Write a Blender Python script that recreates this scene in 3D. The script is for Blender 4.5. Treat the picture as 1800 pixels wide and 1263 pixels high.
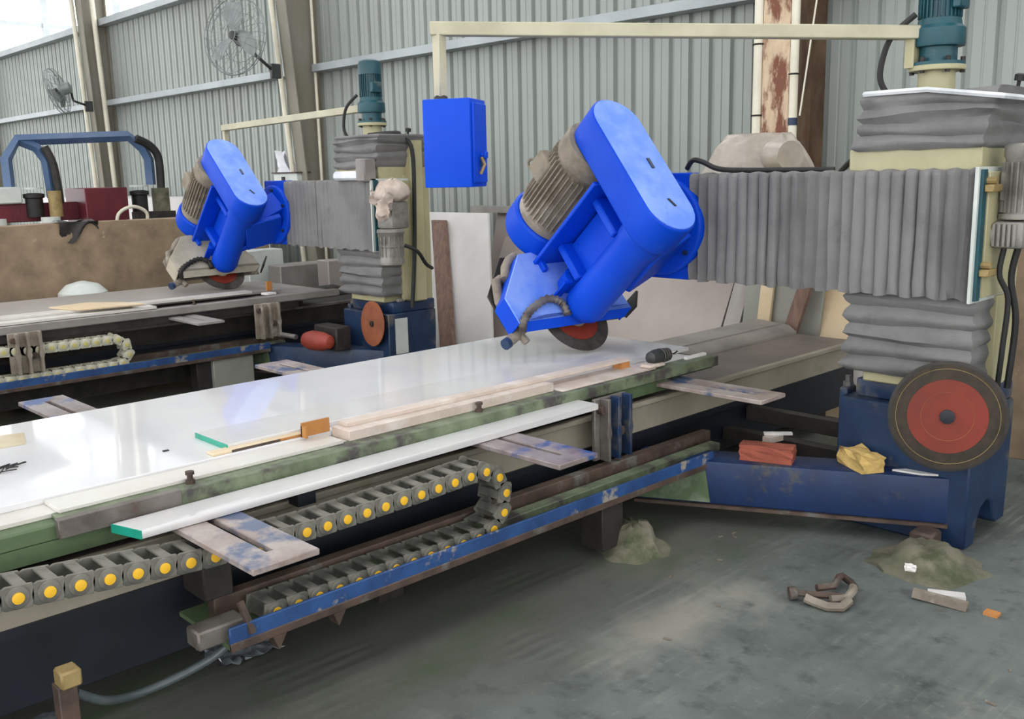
import bpy, bmesh, math, random
from mathutils import Vector, Matrix
random.seed(7)
for o in list(bpy.data.objects): bpy.data.objects.remove(o)
SC = bpy.context.scene
COL = SC.collection
R_ = math.radians

# ------------------------------------------------------------------ camera
def cam_axes(yaw, pitch, roll):
    cy, sy = math.cos(yaw), math.sin(yaw)
    f = Vector((-sy*math.cos(pitch), cy*math.cos(pitch), -math.sin(pitch)))
    r = Vector((cy, sy, 0)); u = r.cross(f)
    return (math.cos(roll)*r + math.sin(roll)*u, -math.sin(roll)*r + math.cos(roll)*u, f)
cr, cu, cf = cam_axes(R_(46.104), R_(10.895), R_(-1.2327))
cam = bpy.data.cameras.new('camera'); cam.sensor_width = 36; cam.sensor_fit = 'HORIZONTAL'
cam.lens = 36*1689.06/1800; cam.clip_end = 300
co = bpy.data.objects.new('camera', cam); COL.objects.link(co)
co.matrix_world = Matrix(((cr.x, cu.x, -cf.x, 0), (cr.y, cu.y, -cf.y, 0), (cr.z, cu.z, -cf.z, 1.65), (0, 0, 0, 1)))
SC.camera = co
# ------------------------------------------------------------------ world: overcast daylight entering through the added roof strips and open sides
wd = bpy.data.worlds.new('overcast'); SC.world = wd; wd.use_nodes = True
bg = wd.node_tree.nodes['Background']
bg.inputs[0].default_value = (0.97, 0.985, 1.0, 1); bg.inputs[1].default_value = 3.0
SC.view_settings.view_transform = 'Standard'; SC.view_settings.look = 'None'
SC.view_settings.gamma = 1; SC.view_settings.use_curve_mapping = False
SC.view_settings.exposure = 0.0

# ------------------------------------------------------------------ materials
def lin(c):
    def g(v):
        v /= 255.0
        return v/12.92 if v <= .04045 else ((v+.055)/1.055)**2.4
    return (g(c[0]), g(c[1]), g(c[2]), 1)
MATS = {}
def pm(name, c1, c2=None, scale=6, fac=(.4, .65), c3=None, s3=3, f3=(.58, .66), rough=.55, metal=0, bump=0, bscale=60,
       stretch=(1, 1, 1), spec=.5, r2=None, coat=0, detail=6):
    m = bpy.data.materials.new(name); m.use_nodes = True
    nt = m.node_tree; N = nt.nodes; L = nt.links; b = N['Principled BSDF']
    b.inputs['Roughness'].default_value = rough; b.inputs['Metallic'].default_value = metal
    b.inputs['Specular IOR Level'].default_value = spec
    if coat: b.inputs['Coat Weight'].default_value = coat; b.inputs['Coat Roughness'].default_value = .15
    tc = N.new('ShaderNodeTexCoord'); mp = N.new('ShaderNodeMapping'); mp.inputs['Scale'].default_value = stretch
    L.new(tc.outputs['Object'], mp.inputs[0])
    def noise(sc, f, off):
        m2 = N.new('ShaderNodeMapping'); m2.inputs['Location'].default_value = (off, off*.7, off*1.3)
        L.new(mp.outputs[0], m2.inputs[0])
        n = N.new('ShaderNodeTexNoise'); n.inputs['Scale'].default_value = sc; n.inputs['Detail'].default_value = detail
        n.inputs['Roughness'].default_value = .62
        L.new(m2.outputs[0], n.inputs['Vector'])
        r = N.new('ShaderNodeMapRange'); r.inputs[1].default_value = f[0]; r.inputs[2].default_value = f[1]
        L.new(n.outputs[0], r.inputs[0]); return r.outputs[0]
    cur = None
    def mix(prev, c, fo):
        x = N.new('ShaderNodeMix'); x.data_type = 'RGBA'
        if isinstance(prev, tuple): x.inputs[6].default_value = prev
        else: L.new(prev, x.inputs[6])
        x.inputs[7].default_value = c; L.new(fo, x.inputs[0]); return x.outputs[2]
    cur = lin(c1)
    if c2:
        cur = mix(cur, lin(c2), noise(scale, fac, 1.3))
    if c3:
        fo = noise(s3, f3, 7.7); cur = mix(cur, lin(c3), fo)
        if r2 is not None:
            rr = N.new('ShaderNodeMapRange'); rr.inputs[3].default_value = rough; rr.inputs[4].default_value = r2
            L.new(fo, rr.inputs[0]); L.new(rr.outputs[0], b.inputs['Roughness'])
    if isinstance(cur, tuple): b.inputs['Base Color'].default_value = cur
    else: L.new(cur, b.inputs['Base Color'])
    if bump:
        n = N.new('ShaderNodeTexNoise'); n.inputs['Scale'].default_value = bscale; n.inputs['Detail'].default_value = 5
        L.new(mp.outputs[0], n.inputs['Vector'])
        bp = N.new('ShaderNodeBump'); bp.inputs['Strength'].default_value = bump; bp.inputs['Distance'].default_value = .01
        L.new(n.outputs[0], bp.inputs['Height']); L.new(bp.outputs[0], b.inputs['Normal'])
    MATS[name] = m
    return m

BLUE = pm('blue_paint', (0, 68, 202), (6, 76, 208), 4, (.4, .75), rough=.5, spec=.22, c3=(48, 104, 222), s3=3, f3=(.62, .85))
DUSTLITBLUE = pm('dusty_skylit_blue_paint', (92, 136, 236), (132, 164, 240), 4, (.38, .62), rough=.55, c3=(52, 104, 228), s3=5, f3=(.62, .72))  # paler blue for upward faces: dust plus sky brightness put into the colour
NAVY = pm('worn_blue_enamel', (22, 42, 72), (32, 58, 92), 5, (.4, .7), c3=(96, 94, 90), s3=4, f3=(.58, .70), rough=.45, bump=.15, bscale=25)
NAVYG = pm('blue_enamel_with_algae', (20, 46, 88), (16, 38, 74), 6, c3=(84, 78, 60), s3=3.4, f3=(.60, .68), rough=.5, bump=.15, bscale=25)
DARKNAVY = pm('dark_navy_steel', (14, 18, 26), (22, 28, 40), 3, rough=.5)
CREAM = pm('cream_enamel', (182, 176, 140), (166, 159, 122), 3, c3=(136, 108, 66), s3=4, f3=(.66, .74), rough=.5)
BOOM = pm('cream_tube_paint', (192, 186, 160), (174, 168, 142), 4, rough=.5)
TEAL = pm('teal_paint', (22, 78, 88), (28, 62, 72), 5, c3=(98, 110, 108), s3=5, f3=(.6, .72), rough=.45)
BELL = pm('grey_bellows_fabric', (128, 126, 125), (108, 107, 106), 3, c3=(82, 81, 80), s3=1.8, f3=(.58, .74), rough=.85, bump=.25, bscale=90)
WHITERIM = pm('pale_fabric_hem', (222, 224, 226), (196, 198, 202), 6, rough=.8)
DUSTMOTOR = pm('dusty_motor_casting', (146, 136, 120), (112, 103, 90), 7, c3=(176, 168, 154), s3=4, f3=(.55, .7), rough=.8, bump=.2)
GREYMOTOR = pm('grey_aluminium_casting', (146, 143, 137), (108, 104, 98), 8, c3=(92, 70, 60), s3=6, f3=(.66, .74), rough=.55, metal=.2)
STEEL = pm('worn_steel', (128, 122, 116), (96, 88, 82), 7, c3=(86, 62, 50), s3=5, f3=(.58, .68), rough=.5, metal=.35)
DARKSTEEL = pm('dark_grimy_steel', (56, 52, 48), (36, 34, 32), 8, rough=.6, metal=.2)
PLATE = pm('stained_support_plate', (170, 158, 152), (138, 120, 112), 7, c3=(74, 88, 116), s3=5, f3=(.50, .60), rough=.35, r2=.3, bump=.08)
PLATE2 = pm('blue_streaked_support_plate', (150, 140, 138), (104, 88, 82), 6, c3=(46, 76, 132), s3=4.5, f3=(.56, .64), rough=.35)
RUST = pm('rusty_rail', (86, 68, 58), (58, 46, 40), 10, c3=(104, 102, 96), s3=6, f3=(.56, .66), rough=.65, bump=.2)
RUSTCOL = pm('rust_streaked_cream_paint', (212, 188, 158), (190, 164, 136), 5, (.4, .65), c3=(116, 66, 42), s3=3.4, f3=(.47, .56), rough=.6, stretch=(3, 3, .9))
RUSTWEB = pm('rusty_brown_web', (112, 92, 72), (80, 60, 46), 4, c3=(100, 62, 30), s3=3, f3=(.55, .65), rough=.7, stretch=(2, 2, .7))
LIP = pm('peeling_blue_lip', (40, 78, 132), (30, 60, 106), 8, c3=(150, 142, 130), s3=9, f3=(.58, .64), rough=.5, bump=.3)
GREEN = pm('algae_stained_edge', (122, 132, 106), (88, 98, 74), 10, (.35, .65), c3=(70, 66, 64), s3=6, f3=(.5, .6), rough=.55, bump=.2, bscale=30)
GREENBODY = pm('algae_green_table_side', (90, 110, 76), (68, 84, 56), 6, (.35, .7), c3=(134, 142, 126), s3=2.5, f3=(.58, .72), rough=.6, bump=.1)
BEDTOP = pm('brown_grey_bed_top', (118, 108, 102), (100, 92, 88), 3, rough=.5)
TANBED = pm('tan_bed_cover', (158, 150, 134), (138, 130, 114), 2.5, c3=(120, 128, 98), s3=3, f3=(.62, .75), rough=.6)
GREYCOVER = pm('grey_rail_cover', (150, 144, 138), (126, 120, 116), 3, rough=.5)
SLAB = pm('polished_marble', (224, 222, 222), (212, 211, 213), 1.6, c3=(224, 214, 205), s3=.9, f3=(.6, .8), rough=.05, r2=.09, spec=.55, bump=.006, bscale=9)
BOARD = pm('white_board_stone', (214, 211, 203), (200, 194, 186), 3, rough=.3)
PINKSTONE = pm('sawn_cream_stone', (206, 190, 178), (190, 174, 160), 8, c3=(216, 206, 196), s3=5, f3=(.5, .65), rough=.6)
STRIPW = pm('polished_white_strip', (216, 214, 212), (206, 203, 203), 3, rough=.1, spec=.6)
TEALTAPE = pm('teal_paint_end', (24, 158, 132), (20, 140, 116), 8, rough=.4)
CARD = pm('brown_cardboard', (176, 120, 62), (156, 102, 50), 6, rough=.8)
CHAIN = pm('dusty_black_plastic', (104, 102, 94), (70, 70, 66), 9, c3=(128, 126, 114), s3=5, f3=(.52, .66), rough=.75, bump=.1)
CHAINL = pm('slurry_coated_plastic', (196, 192, 172), (166, 164, 146), 9, rough=.8, bump=.2)
YELLOW = pm('yellow_plastic_pin', (240, 186, 44), (222, 172, 50), 12, rough=.45)
PALEYEL = pm('dusty_yellow_pin', (196, 184, 112), (214, 190, 80), 12, rough=.6)
BLACK = pm('black_rubber', (26, 26, 26), (38, 37, 36), 10, rough=.6)
REDDISC = pm('red_blade_disc', (128, 42, 22), (110, 38, 22), 5, c3=(96, 50, 38), s3=4, f3=(.64, .72), rough=.6)
BLADE = pm('dark_blade_steel', (62, 52, 40), (44, 38, 30), 18, rough=.5, metal=.4)
BLADERIM = pm('worn_blade_rim', (84, 78, 70), (60, 54, 48), 14, rough=.5, metal=.3)
RUSTDISC = pm('rusted_disc', (150, 84, 52), (122, 70, 46), 8, rough=.75)
BRICK = pm('red_brick_clay', (158, 84, 66), (134, 68, 54), 9, rough=.9, bump=.5, bscale=30)
YSTONE = pm('yellow_limestone', (214, 182, 112), (190, 156, 92), 6, c3=(128, 84, 56), s3=3, f3=(.56, .62), rough=.85, bump=.4, bscale=25)
WSTONE = pm('white_offcut', (226, 222, 218), (206, 202, 198), 6, rough=.5)
CONC = pm('mossy_concrete', (122, 116, 100), (92, 94, 74), 7, c3=(72, 78, 54), s3=4, f3=(.5, .62), rough=.9, bump=.6, bscale=16)
WALL = pm('galvanised_sheet', (156, 162, 156), (146, 150, 145), .8, c3=(136, 136, 128), s3=.5, f3=(.6, .8), rough=.5, metal=.0, stretch=(1, 1, .35))
GIRT = pm('galvanised_girt', (168, 174, 176), (152, 158, 160), 2, rough=.45, metal=.15)
COLGREY = pm('grey_column_paint', (142, 138, 126), (128, 122, 108), 2, c3=(112, 92, 70), s3=1.2, f3=(.66, .76), rough=.6, stretch=(1, 1, .5))
PVC = pm('white_pvc', (226, 220, 200), (212, 204, 184), 3, rough=.4)
FANBLK = pm('dark_fan_metal', (62, 64, 64), (48, 50, 50), 8, rough=.5)
FANGREY = pm('grey_fan_metal', (140, 146, 144), (118, 124, 122), 8, rough=.45, metal=.2)
BROWNSTONE = pm('brown_rough_stone', (158, 136, 110), (124, 106, 86), 5, (.32, .66), c3=(186, 164, 132), s3=9, f3=(.64, .72), rough=.85, bump=.3, bscale=8)
MAROON = pm('maroon_enamel', (104, 34, 44), (84, 28, 38), 3, c3=(136, 80, 84), s3=2.2, f3=(.62, .75), rough=.4, stretch=(2, 2, .5))
STEELBLUE = pm('steel_blue_tube', (66, 92, 128), (84, 106, 138), 3, c3=(132, 138, 138), s3=1.6, f3=(.6, .72), rough=.5)
PALEBOX = pm('pale_grey_enamel', (208, 212, 206), (190, 196, 190), 4, rough=.5)
WOOD = pm('brown_timber', (136, 108, 94), (110, 86, 74), 5, rough=.75, stretch=(6, 6, .8), bump=.15)
TAUPE = pm('taupe_polished_stone', (168, 156, 148), (156, 144, 138), 1.4, rough=.35)
TAUPE2 = pm('grey_taupe_stone', (160, 152, 146), (146, 140, 134), 1.8, rough=.4)
GREYGREEN = pm('grey_green_stone', (146, 146, 136), (132, 132, 122), 2, rough=.5)
CREAMST = pm('cream_travertine', (206, 184, 150), (214, 188, 150), 3, c3=(232, 214, 186), s3=1.5, f3=(.5, .7), rough=.5)
MARBLEW = pm('white_marble_sheet', (218, 214, 210), (206, 202, 198), 2.2, c3=(206, 190, 160), s3=1.7, f3=(.7, .78), rough=.4)
SHEET = pm('grimy_plastic_sheet', (178, 168, 156), (152, 142, 130), 5, c3=(196, 190, 180), s3=3, f3=(.55, .7), rough=.35, bump=.2, bscale=14)
RAG = pm('dirty_cream_rag', (206, 192, 180), (178, 158, 146), 9, rough=.9, bump=.4, bscale=20)
PLASTICW = pm('white_plastic_bag', (232, 234, 238), (214, 216, 222), 6, rough=.35)
BRASS = pm('yellow_brown_bracket', (158, 136, 88), (120, 98, 60), 8, rough=.55)
REDBAG = pm('red_housing', (158, 62, 46), (136, 54, 42), 5, rough=.55)
PIPEG = pm('slurry_grey_pipe', (146, 136, 122), (118, 108, 96), 8, c3=(176, 168, 154), s3=5, f3=(.56, .68), rough=.7, bump=.2)
HOODBEIGE = pm('slurry_beige_hood', (186, 178, 158), (164, 156, 136), 4, rough=.7)
HOSE = pm('dark_translucent_hose', (66, 74, 76), (92, 98, 98), 6, rough=.3)
GLINTWATER = pm('pale_glinting_water', (168, 176, 182), (120, 128, 134), 20, rough=.12, spec=.9, metal=.2, bump=.4, bscale=18)  # rippled water, its bright reflections put into the pale base colour
ROOF = pm('roof_sheet', (150, 154, 152), (138, 142, 140), 1, rough=.6)
HANDLE = pm('black_ribbed_grip', (40, 42, 42), (58, 60, 58), 10, rough=.5)
ORANGE = pm('orange_brown_chip', (190, 128, 70), (168, 108, 58), 12, rough=.8)
PAPER = pm('tan_wet_paper', (196, 178, 140), (180, 160, 122), 5, rough=.2)

def floor_mat():
    m = bpy.data.materials.new('stained_concrete_floor'); m.use_nodes = True
    nt = m.node_tree; N = nt.nodes; L = nt.links; b = N['Principled BSDF']
    tc = N.new('ShaderNodeTexCoord')
    def noise(sc, det=7, stretch=(1, 1, 1), rot=0, off=0):
        mp = N.new('ShaderNodeMapping'); mp.inputs['Scale'].default_value = stretch; mp.inputs['Rotation'].default_value[2] = rot
        mp.inputs['Location'].default_value = (off, off, 0)
        L.new(tc.outputs['Object'], mp.inputs[0])
        n = N.new('ShaderNodeTexNoise'); n.inputs['Scale'].default_value = sc; n.inputs['Detail'].default_value = det
        n.inputs['Roughness'].default_value = .65
        L.new(mp.outputs[0], n.inputs['Vector']); return n.outputs[0]
    def rng(x, a, c, lo=0, hi=1):
        r = N.new('ShaderNodeMapRange'); r.inputs[1].default_value = a; r.inputs[2].default_value = c
        r.inputs[3].default_value = lo; r.inputs[4].default_value = hi
        L.new(x, r.inputs[0]); return r.outputs[0]
    def mix(p, c, f):
        x = N.new('ShaderNodeMix'); x.data_type = 'RGBA'
        if isinstance(p, tuple): x.inputs[6].default_value = p
        else: L.new(p, x.inputs[6])
        x.inputs[7].default_value = c; L.new(f, x.inputs[0]); return x.outputs[2]
    c = mix(lin((108, 114, 110)), lin((84, 89, 86)), rng(noise(1.4), .42, .62))
    c = mix(c, lin((140, 138, 129)), rng(noise(.9, off=3.1), .56, .70))
    c = mix(c, lin((66, 70, 68)), rng(noise(5, off=9), .58, .72))
    c = mix(c, lin((70, 74, 72)), rng(noise(9, off=17), .54, .70, 0, .8))
    c = mix(c, lin((128, 132, 126)), rng(noise(22, off=21), .58, .74, 0, .7))
    ln = N.new('ShaderNodeMath'); ln.operation = 'MULTIPLY'; L.new(rng(noise(34, 3, stretch=(1, .035, 1), rot=-.05), .53, .60), ln.inputs[0]); L.new(rng(noise(1.2, off=31), .48, .60, 0, .55), ln.inputs[1])
    c = mix(c, lin((138, 140, 133)), ln.outputs[0])
    # dried pale slurry spill on the floor beside the bed
    mp2 = N.new('ShaderNodeMapping'); mp2.inputs['Location'].default_value = (2.0*1.7, -2.72*.8, 0); mp2.inputs['Scale'].default_value = (1.7, .8, 1)
    L.new(tc.outputs['Object'], mp2.inputs[0])
    ln2 = N.new('ShaderNodeVectorMath'); ln2.operation = 'LENGTH'; L.new(mp2.outputs[0], ln2.inputs[0])
    sb = N.new('ShaderNodeMath'); sb.operation = 'ADD'; L.new(ln2.outputs['Value'], sb.inputs[0])
    nm = N.new('ShaderNodeMath'); nm.operation = 'MULTIPLY'; L.new(noise(3.5, off=41), nm.inputs[0]); nm.inputs[1].default_value = .8; L.new(nm.outputs[0], sb.inputs[1])
    c = mix(c, lin((150, 146, 135)), rng(sb.outputs[0], .78, .45, 0, .85))
    # wet algae band along the bed
    sep = N.new('ShaderNodeSeparateXYZ'); L.new(tc.outputs['Object'], sep.inputs[0])
    ad = N.new('ShaderNodeMath'); ad.operation = 'ADD'; L.new(sep.outputs[0], ad.inputs[0])
    nn = noise(1.6, off=5); mu = N.new('ShaderNodeMath'); mu.operation = 'MULTIPLY'; L.new(nn, mu.inputs[0]); mu.inputs[1].default_value = .9
    L.new(mu.outputs[0], ad.inputs[1])
    wet = rng(ad.outputs[0], -1.55, -1.9)
    dk = N.new('ShaderNodeMath'); dk.operation = 'MULTIPLY'; L.new(wet, dk.inputs[0]); dk.inputs[1].default_value = .72
    c = mix(c, lin((98, 96, 88)), dk.outputs[0])
    al = N.new('ShaderNodeMath'); al.operation = 'MULTIPLY'; L.new(wet, al.inputs[0]); L.new(rng(noise(2.2, off=11, stretch=(1.6, .6, 1)), .5, .66, 0, .75), al.inputs[1])
    c = mix(c, lin((76, 92, 66)), al.outputs[0])
    L.new(c, b.inputs['Base Color'])
    L.new(rng(wet, 0, 1, .62, .34), b.inputs['Roughness'])
    b.inputs['Specular IOR Level'].default_value = .35
    bp = N.new('ShaderNodeBump'); bp.inputs['Strength'].default_value = .25; bp.inputs['Distance'].default_value = .01
    wv = N.new('ShaderNodeTexWave'); wv.inputs['Scale'].default_value = 5.5; wv.inputs['Distortion'].default_value = 1.2; wv.inputs['Detail'].default_value = 3
    L.new(tc.outputs['Object'], wv.inputs['Vector'])
    mm = N.new('ShaderNodeMath'); mm.operation = 'MULTIPLY'; L.new(wv.outputs['Fac'], mm.inputs[0]); L.new(rng(noise(1.1, off=2), .5, .62), mm.inputs[1])
    L.new(mm.outputs[0], bp.inputs['Height']); L.new(bp.outputs[0], b.inputs['Normal'])
    return m
FLOOR = floor_mat()

# ------------------------------------------------------------------ mesh helpers
V = Vector
def basis(d):
    d = V(d).normalized()
    a = V((0, 0, 1)) if abs(d.z) < .9 else V((1, 0, 0))
    x = d.cross(a).normalized(); return x, d.cross(x).normalized(), d
class MB:
    def __init__(s): s.v = []; s.f = []
    def add(s, vs, fs):
        n = len(s.v); s.v += [V(p) for p in vs]; s.f += [tuple(i+n for i in f) for f in fs]; return s
    def hexa(s, p): return s.add(p, [(0, 3, 2, 1), (4, 5, 6, 7), (0, 1, 5, 4), (1, 2, 6, 5), (2, 3, 7, 6), (3, 0, 4, 7)])
    def box(s, x0, x1, y0, y1, z0, z1):
        return s.hexa([(x0, y0, z0), (x1, y0, z0), (x1, y1, z0), (x0, y1, z0), (x0, y0, z1), (x1, y0, z1), (x1, y1, z1), (x0, y1, z1)])
    def obox(s, c, sz, ax):
        c = V(c); x, y, z = [V(k)*h/2 for k, h in zip(ax, sz)]
        return s.hexa([c-x-y-z, c+x-y-z, c+x+y-z, c-x+y-z, c-x-y+z, c+x-y+z, c+x+y+z, c-x+y+z])
    def bar(s, p0, p1, w, h, up=(0, 0, 1)):
        p0, p1 = V(p0), V(p1); d = (p1-p0); l = d.length; d.normalize()
        sd = d.cross(V(up)).normalized(); u = sd.cross(d)
        return s.obox((p0+p1)/2, (l, w, h), (d, sd, u))
    def cyl(s, p0, p1, r0, r1=None, n=16, caps=True):
        r1 = r0 if r1 is None else r1
        return s.lathe([(0, r0), ((V(p1)-V(p0)).length, r1)], p0, V(p1)-V(p0), n, caps)
    def lathe(s, prof, p0, d, n=20, caps=True):
        x, y, d = basis(d); p0 = V(p0); vs = []; fs = []
        for t, r in prof:
            for k in range(n):
                a = 2*math.pi*k/n; vs.append(p0+d*t+(x*math.cos(a)+y*math.sin(a))*max(r, 1e-4))
        m = len(prof)
        for i in range(m-1):
            for k in range(n): fs.append((i*n+k, i*n+(k+1) % n, (i+1)*n+(k+1) % n, (i+1)*n+k))
        if caps: fs.append(tuple(range(n))[::-1]); fs.append(tuple((m-1)*n+k for k in range(n)))
        return s.add(vs, fs)
    def tube(s, pts, r, n=8, closed=False):
        pts = [V(p) for p in pts]; m = len(pts); vs = []; fs = []
        rr = r if isinstance(r, (list, tuple)) else [r]*m
        prev = None
        for i, p in enumerate(pts):
            if closed: t = pts[(i+1) % m]-pts[i-1]
            else: t = pts[min(i+1, m-1)]-pts[max(i-1, 0)]
            t.normalize()
            if prev is None: x = basis(t)[0]
            else: x = (prev-t*prev.dot(t)).normalized()
            prev = x; y = t.cross(x)
            for k in range(n):
                a = 2*math.pi*k/n; vs.append(p+(x*math.cos(a)+y*math.sin(a))*rr[i])
        for i in range(m if closed else m-1):
            j = (i+1) % m
            for k in range(n): fs.append((i*n+k, i*n+(k+1) % n, j*n+(k+1) % n, j*n+k))
        if not closed: fs.append(tuple(range(n))[::-1]); fs.append(tuple((m-1)*n+k for k in range(n)))
        return s.add(vs, fs)
    def prism(s, poly, vec):
        n = len(poly); vec = V(vec); p = [V(q) for q in poly]
        fs = [tuple(range(n))[::-1], tuple(range(n, 2*n))]+[(i, (i+1) % n, (i+1) % n+n, i+n) for i in range(n)]
        return s.add(p+[q+vec for q in p], fs)
    def grid(s, fn, nu, nv):
        vs = [fn(i/nu, j/nv) for j in range(nv+1) for i in range(nu+1)]; w = nu+1
        return s.add(vs, [(j*w+i, j*w+i+1, (j+1)*w+i+1, (j+1)*w+i) for j in range(nv) for i in range(nu)])
    def build(s, name, mat, parent=None, bevel=0, sharp=38, org=None, jitter=0, seg=1, subdiv=0):
        me = bpy.data.meshes.new(name)
        if org is None: org = V(parent['_o']) if parent is not None and '_o' in parent else V((0, 0, 0))
        me.from_pydata([tuple(p-org) for p in s.v], [], s.f)
        bm = bmesh.new(); bm.from_mesh(me)
        bmesh.ops.recalc_face_normals(bm, faces=bm.faces)
        if subdiv: bmesh.ops.subdivide_edges(bm, edges=bm.edges, cuts=subdiv, use_grid_fill=True)
        if jitter:
            for vv in bm.verts: vv.co += V((random.uniform(-1, 1), random.uniform(-1, 1), random.uniform(-1, 1)))*jitter
        if bevel:
            es = [e for e in bm.edges if len(e.link_faces) == 2 and e.calc_face_angle(0) > R_(30)]
            try: bmesh.ops.bevel(bm, geom=es, offset=bevel, segments=seg, profile=.5, affect='EDGES', clamp_overlap=True)
            except Exception: pass
        for fa in bm.faces: fa.smooth = True
        for e in bm.edges: e.smooth = not (len(e.link_faces) != 2 or e.calc_face_angle(0) > R_(sharp))
        bm.to_mesh(me); bm.free()
        me.materials.append(mat)
        o = bpy.data.objects.new(name, me); COL.objects.link(o)
        if parent is not None:
            o.parent = parent
            if '_o' in parent: o['_o'] = list(org)
        elif org.length: o.location = org
        return o
def tag(o, label, cat, group=None):
    o['label'] = label; o['category'] = cat
    if group: o['group'] = group
    return o
def struct(o, label=None):
    o['kind'] = 'structure'
    if label: o['label'] = label
    return o
def thing(name, loc, label, cat, group=None):
    o = bpy.data.objects.new(name, None); COL.objects.link(o); o.location = loc; o['_o'] = list(loc)
    o.empty_display_size = .1
    return tag(o, label, cat, group)
def one(mb, name, mat, org, label, cat, group=None, **k):
    return tag(mb.build(name, mat, None, org=V(org), **k), label, cat, group)
def arc(c, r, a0, a1, n, ex, ey):
    return [V(c)+V(ex)*r*math.cos(R_(a0+(a1-a0)*i/n))+V(ey)*r*math.sin(R_(a0+(a1-a0)*i/n)) for i in range(n+1)]
def spline(pts, n=8):
    pts = [V(p) for p in pts]; out = []
    for i in range(len(pts)-1):
        p0, p1, p2, p3 = pts[max(i-1, 0)], pts[i], pts[i+1], pts[min(i+2, len(pts)-1)]
        for k in range(n):
            t = k/n; out.append(.5*((2*p1)+(p2-p0)*t+(2*p0-5*p1+4*p2-p3)*t*t+(3*p1-p0-3*p2+p3)*t**3))
    out.append(pts[-1]); return out
X_, Y_, Z_ = V((1, 0, 0)), V((0, 1, 0)), V((0, 0, 1))

# ================================================================== THE BUILDING
YW = 6.6
fl = MB().add([(-40, -14, 0), (16, -14, 0), (16, YW+6, 0), (-40, YW+6, 0)], [(0, 1, 2, 3)]).build('floor', FLOOR)
struct(fl, 'stained grey concrete floor with green algae along the saw bed')
def wall():
    mb = MB(); x = -34.0; pitch = .195; prof = []
    while x < 9:
        prof += [(x, 0), (x+.012, .034), (x+.046, .034), (x+.058, 0), (x+.118, 0), (x+.122, .006), (x+.134, .006), (x+.138, 0)]
        x += pitch
    n = len(prof); vs = [(p[0], YW+p[1], 0) for p in prof]+[(p[0], YW+p[1], 4.17) for p in prof]
    mb.add(vs, [(i, i+1, i+1+n, i+n) for i in range(n-1)])
    return struct(mb.build('wall_back', WALL, sharp=20), 'pale grey corrugated sheet wall')
wall()
COLX = [-22.1, -16.1, -10.1, 2.3]
def girt(n, x0, x1, z, lbl, h=.085):
    mb = MB(); y1 = YW-.005; y0 = YW-.16
    mb.box(x0, x1, y0, y0+.012, z, z+h).box(x0, x1, y0+.012, y1, z+h-.012, z+h).box(x0, x1, y0+.012, y1, z, z+.012)
    struct(mb.build('trim_%d' % n, GIRT, bevel=.003), lbl)
girt(1, -21.95, -16.25, 2.87, 'galvanised wall rail behind the small wall fan')
girt(2, -15.95, -10.25, 2.87, 'galvanised wall rail behind the large wall fan')
girt(3, -9.95, -3.8, 2.87, 'galvanised wall rail running above the control box')
girt(4, -3.5, 2.2, 2.87, 'galvanised wall rail beyond the rusty column')
girt(5, -33, 9, 4.1, 'galvanised coping along the top of the sheet wall', .1)
def column(n, xc, y_top, y_bot, mat, web, lbl, zt=5.6):
    # I-section, tapered: inner flange leans
    hw = .105
    mb = MB()
    mb.hexa([(xc-hw, y_bot, 0), (xc+hw, y_bot, 0), (xc+hw, y_bot+.016, 0), (xc-hw, y_bot+.016, 0),
             (xc-hw, y_top, zt), (xc+hw, y_top, zt), (xc+hw, y_top+.016, zt), (xc-hw, y_top+.016, zt)])
    root = struct(mb.build('steel_column', mat, bevel=.002, org=V((xc, y_bot, 0))), lbl)
    root['_o'] = [xc, y_bot, 0]
    w = MB().hexa([(xc-.006, y_bot+.016, 0), (xc+.006, y_bot+.016, 0), (xc+.006, YW-.02, 0), (xc-.006, YW-.02, 0),
                   (xc-.006, y_top+.016, zt), (xc+.006, y_top+.016, zt), (xc+.006, YW-.02, zt), (xc-.006, YW-.02, zt)])
    w.build('web', web, root)
    MB().box(xc-hw, xc+hw, YW-.022, YW-.006, 0, zt).build('outer_flange', web, root)
    return root
column(1, -22.1, 6.15, 6.45, COLGREY, COLGREY, 'grey tapered steel column at the far end of the sheet wall')
column(2, -16.1, 6.15, 6.34, COLGREY, COLGREY, 'grey tapered steel column beside the small wall fan')
column(3, -10.1, 6.02, 6.44, COLGREY, COLGREY, 'grey tapered steel column beside the large wall fan')
column(4, -3.66, 6.1, 6.1, RUSTCOL, RUSTWEB, 'cream steel column with rust streaks between two white pipes')
# unseen roof above the frame; open strips added and widened to brighten upward faces
rf = MB()
xx = -36.0
while xx < 14:
    y0, y1, z0, z1 = 6.9, -13.0, 5.55, 8.2
    rf.hexa([(xx, y0, z0), (xx+3.6, y0, z0), (xx+3.6, y1, z1), (xx, y1, z1), (xx, y0, z0+.05), (xx+3.6, y0, z0+.05), (xx+3.6, y1, z1+.05), (xx, y1, z1+.05)])
    xx += 6.0
struct(rf.build('ceiling', ROOF), 'unseen sheet roof with added open strips for light')
# glazed end wall of the next bay, seen over the sheet wall
ew = MB()
for z0, z1 in ((0, 4.6), (8.1, 8.9), (9.8, 10.7), (11.7, 13.5)): ew.box(-34.3, -34.0, 6.9, 26, z0, z1)
for z in (5.6, 6.72): ew.box(-34.1, -34.0, 6.9, 26, z-.06, z+.06)
for k in range(8): ew.box(-34.12, -33.95, 7.2+2.39*k-.09, 7.2+2.39*k+.09, 4.6, 13)
struct(ew.build('window_1', GIRT), 'tall glazed end wall with thin pale bars seen over the sheet wall')

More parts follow.
